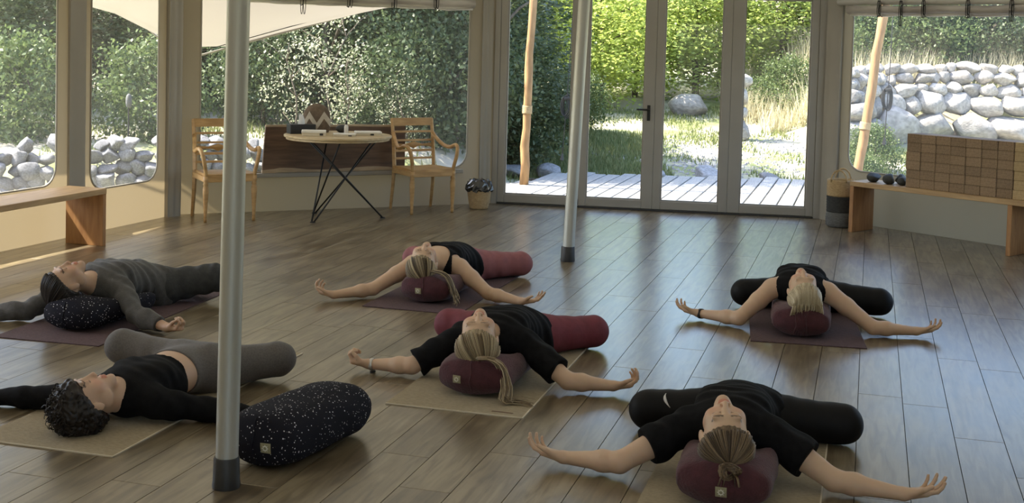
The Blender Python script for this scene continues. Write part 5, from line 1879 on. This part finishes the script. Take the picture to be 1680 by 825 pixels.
# ------------------------------------------------------------------ bolsters
def bolster(loc, phi, L_, W, H, m, label, dent=0.0, crease=False, tagpos=True, lying=True):
    t = empty('bolster', loc, -math.radians(phi))
    mb = MB()
    nseg, nl = 36, 22
    e = 2.5
    for i in range(nl + 1):
        s_ = i / nl
        # rounded ends
        x = -1 + 2 * s_
        k = (1 - abs(x) ** 5) ** (1 / 2.4) if abs(x) < 1 else 0.0
        k = max(k, 0.06)
        for j in range(nseg):
            a = 2 * PI * j / nseg
            c, sn = math.cos(a), math.sin(a)
            px = W / 2 * math.copysign(abs(c) ** (2 / e), c) * (0.62 + 0.38 * k) * (1 if k > 0.1 else 0.3)
            pz = H / 2 * math.copysign(abs(sn) ** (2 / e), sn) * (0.50 + 0.50 * k) * (1 if k > 0.1 else 0.3)
            yy = s_ * L_
            if i in (0, nl): yy += 0.004 * (1 if i == 0 else -1)
            zz = H / 2 + pz
            zz -= dent * math.exp(-(px / (W * 0.36)) ** 4) * (1 if sn > 0 else 0) * sn ** 0.5 * sstep(0.22, 0.6, s_) if sn > 0 else 0
            zz = max(zz, 0.0) + 0.0025 * math.sin(a * 5 + s_ * 9)
            mb.v.append((px + 0.003 * math.sin(s_ * 20 + a * 3), yy, max(zz, 0)))
    for i in range(nl):
        mb.f += [(i * nseg + j, i * nseg + (j + 1) % nseg, (i + 1) * nseg + (j + 1) % nseg, (i + 1) * nseg + j) for j in range(nseg)]
    mb.f += [tuple(range(nseg - 1, -1, -1)), tuple(range(nl * nseg, (nl + 1) * nseg))]
    o = mb.build('cover', m, t, True)
    bpy.context.view_layer.update()
    bv = BVHTree.FromPolygons([Vector(v) for v in mb.v], mb.f)
    def front(x, z, off=0.002):
        hit = bv.ray_cast(Vector((x, -0.5, z)), Vector((0, 1, 0)))
        return (x, (hit[0].y if hit[0] else 0.0) - off, z)
    # seam down the middle of the end
    pts = [front(0.004 * math.sin(k), H * (0.06 + 0.86 * k / 12), 0.001) for k in range(13)]
    MB().tube(pts, 0.0035, 5).build('seam', m, t, True)
    if crease:
        for q in range(-3, 4):
            pts = [front(0.010 * q * (1 + 0.25 * math.cos(k * 0.5)) + 0.003 * math.sin(k + q), H * (0.08 + 0.84 * k / 12), 0.002) for k in range(13)]
            MB().tube(pts, [0.005 * (0.5 + abs(math.sin(k * 0.26))) for k in range(13)], 5).build('gather', m, t, True)
    if tagpos:
        tx, tz, tw = tagpos
        m2 = MB()
        n_ = 4
        for i in range(n_ + 1):
            for j in range(n_ + 1):
                m2.v.append(front(tx + tw * (i / n_ - 0.5), tz + tw * (j / n_ - 0.5) * 0.95, 0.005))
        for i in range(n_):
            for j in range(n_):
                a = i * (n_ + 1) + j
                m2.f.append((a, a + n_ + 1, a + n_ + 2, a + 1))
        k0 = len(m2.v)
        tg = m2.build('label_tag', M['tag'], t)
        md = tg.modifiers.new('thick', 'SOLIDIFY'); md.thickness = 0.002
        rg = MB()
        rr_ = tw * 0.20
        rg.tube([front(tx + rr_ * math.cos(2 * PI * k / 14), tz + rr_ * math.sin(2 * PI * k / 14), 0.0075) for k in range(15)], 0.0022, 5, False)
        for k in range(8):
            a = 2 * PI * k / 8
            rg.tube([front(tx + rr_ * 1.25 * math.cos(a), tz + rr_ * 1.25 * math.sin(a), 0.0075), front(tx + rr_ * 1.6 * math.cos(a), tz + rr_ * 1.6 * math.sin(a), 0.0075)], 0.0016, 4)
        rg.build('emblem', M['tag_mark'], tg)
    tag(t, label, 'bolster')
    return t

# ------------------------------------------------------------------ mats
def yoga_mat(near_left, phi, L_, W, m, label, thick=0.005, edge=None, mark=False):
    t = empty('yoga_mat', (near_left[0], near_left[1], 0), -math.radians(phi))
    mb = MB()
    n = 20
    for i in range(n + 1):
        y = L_ * i / n
        for x in (0, W * 0.25, W * 0.5, W * 0.75, W):
            z = 0.0015 * (1 + math.sin(y * 6 + x * 4))
            mb.v.append((x, y, thick + z * 0.3))
    k = len(mb.v)
    mb.v += [(x, y, 0.0005) for x, y, z in mb.v]
    for i in range(n):
        for j in range(4):
            a = i * 5 + j
            mb.f += [(a, a + 1, a + 6, a + 5), (k + a, k + a + 5, k + a + 6, k + a + 1)]
    rim = [0, 1, 2, 3] + [i * 5 + 4 for i in range(n)] + [n * 5 + 4 - j for j in range(4)] + [(n - i) * 5 for i in range(n)]
    for a, b in zip(rim, rim[1:] + rim[:1]):
        mb.f.append((a, k + a, k + b, b))
    mb.build('sheet', m, t)
    if edge:
        e_ = MB()
        e_.box((-0.001, -0.002, 0.0005), (W + 0.002, 0.004, thick + 0.0012)).box((W - 0.004, 0, 0.0005), (W + 0.002, L_, thick + 0.0012))
        e_.build('edge', edge, t)
    if mark:
        MB().box((W - 0.16, 0.045, thick), (W - 0.06, 0.058, thick + 0.0018)).build('print', M['slab'], t)
    tag(t, label, 'yoga mat')
    return t

# ------------------------------------------------------------------ mats on the floor
yoga_mat((0.465, 4.45), 16, 1.78, 0.66, M['mat_sand'], 'sand coloured yoga mat under the front right sleeper in black', edge=M['mat_edge'])
yoga_mat((1.43, 7.225), 10, 1.75, 0.66, M['mat_purple'], 'dark purple-brown yoga mat under the short-haired blonde on the right')
yoga_mat((-0.555, 5.785), 15.5, 1.75, 0.665, M['mat_sand'], 'sand coloured yoga mat under the person in berry leggings', edge=M['mat_edge'], mark=True)
yoga_mat((-0.92, 7.89), 16, 1.75, 0.645, M['mat_purple'], 'purple yoga mat under the person in rose leggings')
yoga_mat((-2.205, 5.125), 15.5, 1.78, 0.66, M['mat_sand'], 'sand coloured yoga mat under the person with curly dark hair', edge=M['mat_edge'])
yoga_mat((-2.84, 6.845), 13, 1.78, 0.65, M['mat_purple'], 'purple yoga mat under the person in grey at the far left')

# ------------------------------------------------------------------ bolsters
MZ = 0.0065
bolster((0.805, 4.515, MZ), 16, 0.66, 0.37, 0.185, M['maroon'], 'maroon bolster under the front right person with a hair bun', tagpos=(0.0, 0.075, 0.042), dent=0.06)
bolster((1.735, 7.285, MZ), 13, 0.64, 0.355, 0.185, M['maroon'], 'maroon bolster with gathered end under the short-haired blonde on the right', crease=True, tagpos=None, dent=0.04)
bolster((-0.165, 5.885, MZ), 16, 0.66, 0.375, 0.19, M['maroon'], 'maroon bolster with square tag under the person in berry leggings', tagpos=(-0.07, 0.085, 0.040), dent=0.06)
bolster((-0.545, 7.965, MZ), 16, 0.64, 0.35, 0.185, M['maroon'], 'maroon bolster with square tag under the person in rose leggings', tagpos=(-0.03, 0.085, 0.040), dent=0.06)
bolster((-2.50, 6.97, MZ), 21, 0.66, 0.36, 0.185, M['stars'], 'black bolster with white speckles under the person in grey', tagpos=None, dent=0.06)
bolster((-0.985, 4.835, 0.0), 26, 0.66, 0.345, 0.225, M['stars'], 'black bolster with white speckles lying free behind the thick pole', tagpos=(0.06, 0.10, 0.042))

# ------------------------------------------------------------------ people
SK = (0.50, 0.315, 0.22)
PA = person(dict(O=(0.81, 4.60), phi=16, lift=0.118, h=0.0045, sc=1.05, hs=1.15, skin=(0.57, 0.395, 0.27),
    head=(0.008, 0.095, 0.240), crown=(0.22, -0.94, -0.27), face=(0.03, -0.25, 0.96),
    joints=dict(elL=(0.465, 4.885, 0.058), wrL=(0.25, 4.98, 0.040), tipL=(0.11, 5.04, 0.055), elR=(1.28, 4.745, 0.058), wrR=(1.52, 4.665, 0.040), tipR=(1.68, 4.67, 0.052),
                knL=(0.645, 5.50, 0.092), knR=(1.475, 5.36, 0.092), anL=(1.08, 5.68, 0.05), anR=(1.17, 5.65, 0.05)),
    handL='soft', handR='open', hair_a=(0.055, 0.036, 0.022), hair_b=(0.24, 0.17, 0.10), hair_vol=0.014,
    top=dict(name='t_shirt', mat='cloth_black', hem=0.44, sleeve=(0.55, 0.52), loose=0.016, off=0.011, fold=0.004, neckr=(0.062, 0.048, 0.075)),
    legs=dict(name='leggings', mat='cloth_legging', waist=0.32, fold=0.0015),
    label='person in black t-shirt and leggings with hair bun, lying nearest at front right'))
PB = person(dict(O=(1.73, 7.335), phi=14, lift=0.155, h=0.0055, sc=1.05, hs=1.1, skin=(0.555, 0.38, 0.26),
    head=(0.02, 0.115, 0.262), crown=(0.20, -0.94, -0.25), face=(0.03, -0.24, 0.97),
    joints=dict(elL=(1.425, 7.575, 0.058), wrL=(1.21, 7.765, 0.040), tipL=(1.06, 7.85, 0.055), elR=(2.20, 7.42, 0.058), wrR=(2.46, 7.43, 0.040), tipR=(2.63, 7.455, 0.05),
                knL=(1.565, 8.18, 0.10), knR=(2.40, 7.98, 0.10), anL=(1.93, 8.36, 0.05), anR=(2.03, 8.33, 0.05)),
    handL='soft', handR='soft', hair_a=(0.34, 0.27, 0.17), hair_b=(0.62, 0.54, 0.38), hair_vol=0.016,
    top=dict(name='tank_top', mat='cloth_black', hem=0.44, sleeve=0, off=0.009, fold=0.004, hole=0.010, neckr=(0.062, 0.048, 0.075)),
    legs=dict(name='leggings', mat='cloth_legging', waist=0.32, fold=0.0015),
    label='short-haired blonde person in black tank top and leggings, lying at back right'))
PC = person(dict(O=(-0.16, 5.955), phi=16, lift=0.128, h=0.0045, sc=1.05, hs=1.17, stretch=1.12, skin=(0.555, 0.38, 0.26),
    head=(-0.005, 0.112, 0.252), crown=(0.22, -0.94, -0.25), face=(0.06, -0.25, 0.96),
    joints=dict(elL=(-0.47, 6.26, 0.060), wrL=(-0.695, 6.335, 0.042), tipL=(-0.85, 6.35, 0.06), elR=(0.31, 6.05, 0.060), wrR=(0.53, 6.055, 0.040), tipR=(0.68, 6.04, 0.055),
                knL=(-0.32, 7.03, 0.10), knR=(0.49, 6.95, 0.10), anL=(0.10, 7.14, 0.05), anR=(0.19, 7.11, 0.05)),
    handL='fist', handR='cup', hair_a=(0.15, 0.105, 0.06), hair_b=(0.52, 0.42, 0.27), hair_vol=0.015,
    top=dict(name='t_shirt', mat='cloth_black', hem=0.40, sleeve=(0.85, 0.72), loose=0.013, off=0.012, fold=0.005, neckr=(0.062, 0.048, 0.075)),
    legs=dict(name='leggings', mat='cloth_berry', waist=0.30, fold=0.0015, off=0.008),
    label='blonde person in black t-shirt and berry red leggings, lying in the middle'))
PD = person(dict(O=(-0.575, 8.03), phi=16, lift=0.120, h=0.0055, sc=1.05, hs=1.12, stretch=1.12, skin=(0.535, 0.365, 0.25),
    head=(-0.010, 0.112, 0.245), crown=(0.16, -0.95, -0.25), face=(0.12, -0.24, 0.96),
    joints=dict(elL=(-0.885, 8.165, 0.058), wrL=(-1.12, 8.035, 0.040), tipL=(-1.29, 8.08, 0.060), elR=(-0.125, 8.13, 0.058), wrR=(0.09, 7.985, 0.040), tipR=(0.235, 7.945, 0.055),
                knL=(-0.69, 9.13, 0.10), knR=(0.095, 9.02, 0.10), anL=(-0.29, 9.24, 0.05), anR=(-0.20, 9.21, 0.05)),
    handL='cup', handR='open', hair_a=(0.07, 0.048, 0.030), hair_b=(0.52, 0.42, 0.27), hair_vol=0.014,
    top=dict(name='tank_top', mat='cloth_black', hem=0.37, sleeve=0, off=0.009, fold=0.004, hole=0.028, neckr=(0.105, 0.115, 0.13), neck=(0, 0.30, 0.255)),
    legs=dict(name='leggings', mat='cloth_rose', waist=0.30, fold=0.0025),
    label='blonde person in strappy black top and rose leggings, lying farthest back in the middle'))
PE = person(dict(O=(-1.80, 5.13), phi=20, lift=0.030, h=0.005, sc=1.03, hs=1.1, stretch=1.10, skin=(0.54, 0.365, 0.26),
    head=(-0.03, 0.15, 0.122), crown=(-0.50, -0.86, -0.05), face=(-0.12, -0.02, 0.99),
    joints=dict(elL=(-2.09, 5.56, 0.055), wrL=(-2.33, 5.60, 0.040), tipL=(-2.49, 5.62, 0.05), elR=(-1.32, 5.45, 0.055), wrR=(-1.10, 5.42, 0.040), tipR=(-0.97, 5.52, 0.05),
                knL=(-1.885, 6.08, 0.165), knR=(-1.125, 6.13, 0.110), anL=(-1.52, 6.24, 0.05), anR=(-1.43, 6.22, 0.05)),
    handL='soft', handR='soft', hair_a=(0.006, 0.0045, 0.004), hair_b=(0.018, 0.012, 0.010), hair_vol=0.030, curly=0.007, cover=0.022,
    top=dict(name='crop_top', mat='cloth_black', hem=0.185, sleeve=1.88, off=0.009, fold=0.003, neckr=(0.068, 0.05, 0.09)),
    legs=dict(name='leggings', mat='cloth_heather', waist=0.275, fold=0.0015),
    label='curly dark-haired person in black crop top and grey leggings, lying flat at front left'))
PF = person(dict(O=(-2.56, 7.05), phi=20, lift=0.122, h=0.0055, sc=1.05, hs=1.1, skin=(0.48, 0.315, 0.215),
    head=(-0.03, 0.120, 0.248), crown=(-0.42, -0.88, -0.20), face=(-0.10, -0.20, 0.97),
    joints=dict(elL=(-2.79, 7.24, 0.070), wrL=(-3.03, 7.23, 0.045), tipL=(-3.19, 7.25, 0.05), elR=(-2.13, 7.12, 0.085), wrR=(-1.915, 6.995, 0.045), tipR=(-1.77, 6.93, 0.05),
                knL=(-2.64, 8.00, 0.12), knR=(-1.885, 7.94, 0.150), anL=(-2.25, 8.12, 0.05), anR=(-2.16, 8.10, 0.05)),
    handL='soft', handR='fist', hair_a=(0.012, 0.010, 0.009), hair_b=(0.045, 0.035, 0.028), hair_vol=0.012,
    top=dict(name='long_sleeve_shirt', mat='cloth_grey', hem=0.43, sleeve=1.72, off=0.012, fold=0.006, loose=0.004, neckr=(0.068, 0.045, 0.09)),
    legs=dict(name='trousers', mat='cloth_darkgrey', waist=0.30, fold=0.005, off=0.012),
    label='dark-haired person in grey long-sleeved shirt and trousers, lying at far left'))

# ---- hair details
def vw(P, p):
    return P['w2l'](p)
def bundle(P, pts, n, spread, r0, r1, name, seed=1, flat=1.0):
    r2 = random.Random(seed)
    pts = [Vector(vw(P, p)) for p in pts]
    # smooth the guide
    k = 14
    guide = []
    for i in range(k + 1):
        f = i / k * (len(pts) - 1)
        j = min(int(f), len(pts) - 2); t = f - j
        p0, p1, p2, p3 = pts[max(j - 1, 0)], pts[j], pts[j + 1], pts[min(j + 2, len(pts) - 1)]
        guide.append(0.5 * ((2 * p1) + (p2 - p0) * t + (2 * p0 - 5 * p1 + 4 * p2 - p3) * t * t + (3 * p1 - p0 - 3 * p2 + p3) * t ** 3))
    paths = []
    for q in range(n):
        ox, oy, oz = [r2.gauss(0, 0.5) for _ in range(3)]
        ph_ = r2.uniform(0, 6)
        cut_ = r2.randint(k - 4, k)
        path = []
        for i, g_ in enumerate(guide[:cut_ + 1]):
            f = i / k
            s_ = spread * (0.35 + 1.1 * f if f < 0.6 else 1.0 + 0.9 * (f - 0.6))
            p = g_ + Vector((ox + 0.25 * math.sin(i * 0.7 + ph_), oy + 0.25 * math.cos(i * 0.6 + ph_), (oz + 0.2 * math.sin(i * 0.9 + ph_)) * flat)) * s_
            p.z = max(p.z, 0.010)
            path.append(p)
        paths.append(path)
    return strands(P, name, paths, r0, r1, P['hair'])

tie = PA['hp'](0, -0.020, 0.140)
head_locks(PA, tie, 170, 0.017, 0.0034, 0.0022, 3)
# bun: coiled locks
c = Vector(PA['hp'](0, -0.024, 0.168))
paths = []
r2 = random.Random(8)
for q in range(44):
    a0 = r2.uniform(0, 6.28); rad = r2.uniform(0.010, 0.036); tilt = r2.uniform(-0.5, 0.5)
    path = []
    for i in range(12):
        a = a0 + i * 0.48
        v = Vector(PA['rt']) * (math.cos(a) * rad * 1.2) + Vector(PA['fc']) * (math.sin(a) * rad * 0.95) + Vector(PA['cr']) * (0.010 * math.sin(a * 2 + tilt) + r2.uniform(-0.004, 0.004) + 0.016 * (1 - rad / 0.03))
        path.append(c + v)
    paths.append(path)
for q in range(9):
    a = r2.uniform(-1.2, 1.2)
    p0 = c + Vector(PA['rt']) * (0.025 * math.sin(a)) - Vector(PA['fc']) * 0.012
    paths.append([p0, p0 + Vector((0.012 * math.sin(a * 2), -0.018, -0.010)), p0 + Vector((0.020 * math.sin(a * 2), -0.030, -0.035))])
strands(PA, 'bun', paths, 0.0042, 0.0030, PA['hair'])

# short blonde hair hanging off the bolster end
paths = []
r2 = random.Random(6)
for i in range(150):
    a = -1.75 + 3.5 * (i + 0.5) / 150
    x, y, z = 0.092 * math.sin(a), 0.105 * math.cos(a) - 0.014, 0.0
    el = 0.62 - 0.24 * abs(a) ** 1.4 + r2.uniform(-0.04, 0.12)
    p = [PB['hp'](0.0905 * math.sin(a) * math.cos(el), 0.108 * math.cos(a) * math.cos(el) - 0.014, 0.036 + 0.100 * math.sin(el)),
         PB['hp'](0.080 * math.sin(a * 0.85), 0.060 * math.cos(a) - 0.005, 0.130),
         PB['hp'](0.078 * math.sin(a * 0.85), 0.020 * math.cos(a) - 0.02, 0.142),
         PB['hp'](0.080 * math.sin(a * 0.9) + r2.uniform(-0.006, 0.006), -0.05 + 0.02 * math.cos(a), 0.140 + r2.uniform(-0.01, 0.01)),
         PB['hp'](0.084 * math.sin(a * 0.92) + r2.uniform(-0.008, 0.008), -0.085 - r2.uniform(0, 0.025), 0.132 + r2.uniform(-0.008, 0.008))]
    g_ = []
    for k in range(9):
        f = k / 8 * 4; j = min(int(f), 3); t = f - j
        p0, p1, p2, p3 = p[max(j - 1, 0)], p[j], p[j + 1], p[min(j + 2, 4)]
        g_.append(Vector(0.5 * ((2 * p1) + (p2 - p0) * t + (2 * p0 - 5 * p1 + 4 * p2 - p3) * t * t + (3 * p1 - p0 - 3 * p2 + p3) * t ** 3)))
    paths.append(g_)
strands(PB, 'hair_lock', paths, 0.0042, 0.0026, PB['hair'])

head_locks(PC, PC['hp'](0.03, -0.070, 0.105), 160, 0.018, 0.0036, 0.0024, 5)
bundle(PC, [(-0.13, 5.90, 0.20), (-0.07, 5.87, 0.205), (-0.015, 5.885, 0.165), (0.012, 5.86, 0.075), (0.005, 5.80, 0.030), (0.06, 5.83, 0.016), (0.135, 5.79, 0.014)], 64, 0.020, 0.0040, 0.0016, 'ponytail', 12, 0.6)
tie_c = Vector(PC['hp'](0.0, -0.070, 0.112))
sm_ = MB()
for k in range(7):
    a = k * 0.9
    sm_.tube([tie_c + Vector((0.028 * math.cos(a) , -0.012, 0.014 * math.sin(a))), tie_c + Vector((0.030 * math.cos(a + 0.5), -0.02, 0.015 * math.sin(a + 0.6)))], 0.004, 6)
sm_.build('hair_tie', M['scrunchie'], PC['hair'])
head_locks(PD, PD['hp'](0.035, -0.065, 0.105), 150, 0.017, 0.0040, 0.0026, 6)
bundle(PD, [(-0.50, 8.02, 0.215), (-0.43, 7.98, 0.21), (-0.375, 7.98, 0.17), (-0.335, 7.96, 0.08), (-0.325, 7.92, 0.025)], 48, 0.018, 0.0042, 0.0020, 'ponytail', 13, 0.6)
head_locks(PF, PF['hp'](0.0, -0.075, 0.10), 110, 0.015, 0.0040, 0.0030, 7)
# curls
paths = []
r2 = random.Random(10)
for i in range(330):
    a = r2.uniform(-PI, PI); el = r2.uniform(-0.5, 1.5)
    if math.cos(a) > -0.15 and el < 0.72: continue
    k = r2.uniform(1.25, 1.45)
    p = np.array((0.0755 * k * math.sin(a) * math.cos(el), 0.094 * k * math.cos(a) * math.cos(el) - 0.014, 0.036 + 0.084 * k * math.sin(el)))
    c0 = Vector(PE['hp'](*p))
    if c0.z < 0.02: continue
    ax_ = Vector((r2.gauss(0, 1), r2.gauss(0, 1), r2.gauss(0, 1))).normalized()
    u_ = ax_.orthogonal().normalized(); v_ = ax_.cross(u_)
    rad = r2.uniform(0.006, 0.013)
    pth = [c0 + u_ * (rad * math.cos(q * 0.8)) + v_ * (rad * math.sin(q * 0.8)) + ax_ * (0.003 * q) for q in range(9)]
    for q_ in pth: q_.z = max(q_.z, 0.012)
    paths.append(pth)
strands(PE, 'curl', paths, 0.0030, 0.0016, PE['hair'])

# ---- small things worn
band(PB, 'L', 0.955, 0.031, 0.020, 'leather', 'bracelet')
band(PC, 'L', 0.93, 0.0305, 0.018, 'silver', 'wrist_watch', 'black')
# straps of the strappy top
for sx in (-1, 1):
    zt = PD['zt']
    st_ = MB()
    st_.tube(bez((sx * 0.085, 0.42, zt + 0.115), (sx * 0.095, 0.36, zt + 0.105), (sx * 0.105, 0.30, zt + 0.075), (sx * 0.100, 0.285, zt + 0.0), 10), 0.0055, 6, True, 0.6)
    st_.build('strap', M['cloth_black'], PD['top'], True)

# white curved mark on the left knee and small print on the chest of the front sleeper
def on_mesh(P, o, pts, off=0.003):
    """drop points on a garment from above"""
    me = o.data
    V_ = np.zeros(len(me.vertices) * 3, np.float32); me.vertices.foreach_get('co', V_)
    Q_ = np.zeros(len(me.loops), np.int32); me.loops.foreach_get('vertex_index', Q_)
    bv = BVHTree.FromPolygons([Vector(v) for v in V_.reshape(-1, 3)], Q_.reshape(-1, 4).tolist())
    res = []
    for p in pts:
        d = Vector((0.12, -0.55, 0.5)).normalized()
        hit = bv.ray_cast(Vector(p) + d * 0.3, -d)
        res.append((hit[0] + hit[1] * off) if hit[0] else Vector(p))
    return res
kn = PA['J']['knL']
arc = []
for k in range(11):
    t = k / 10
    arc.append((kn[0] + 0.075 + 0.055 * (t - 0.35) ** 2, kn[1] - 0.03, kn[2] + 0.090 - 0.090 * t))
pts = on_mesh(PA, PA['legs'], arc)
MB().tube(pts, [0.0014 + 0.0055 * math.sin(PI * (k / 10)) ** 1.5 for k in range(11)], 6, True, 0.5).build('swoosh_print', M['white_print'], PA['legs'], True)
txt = MB()
for k in range(8):
    x0 = -0.085 + k * 0.0085
    pp = on_mesh(PA, PA['top'], [(x0, 0.40, 0.34), (x0 + 0.0055, 0.40, 0.34)], 0.0015)
    txt.tube(pp, 0.0035, 5, True, 0.4)
txt.build('chest_print', M['grey_print'], PA['top'])
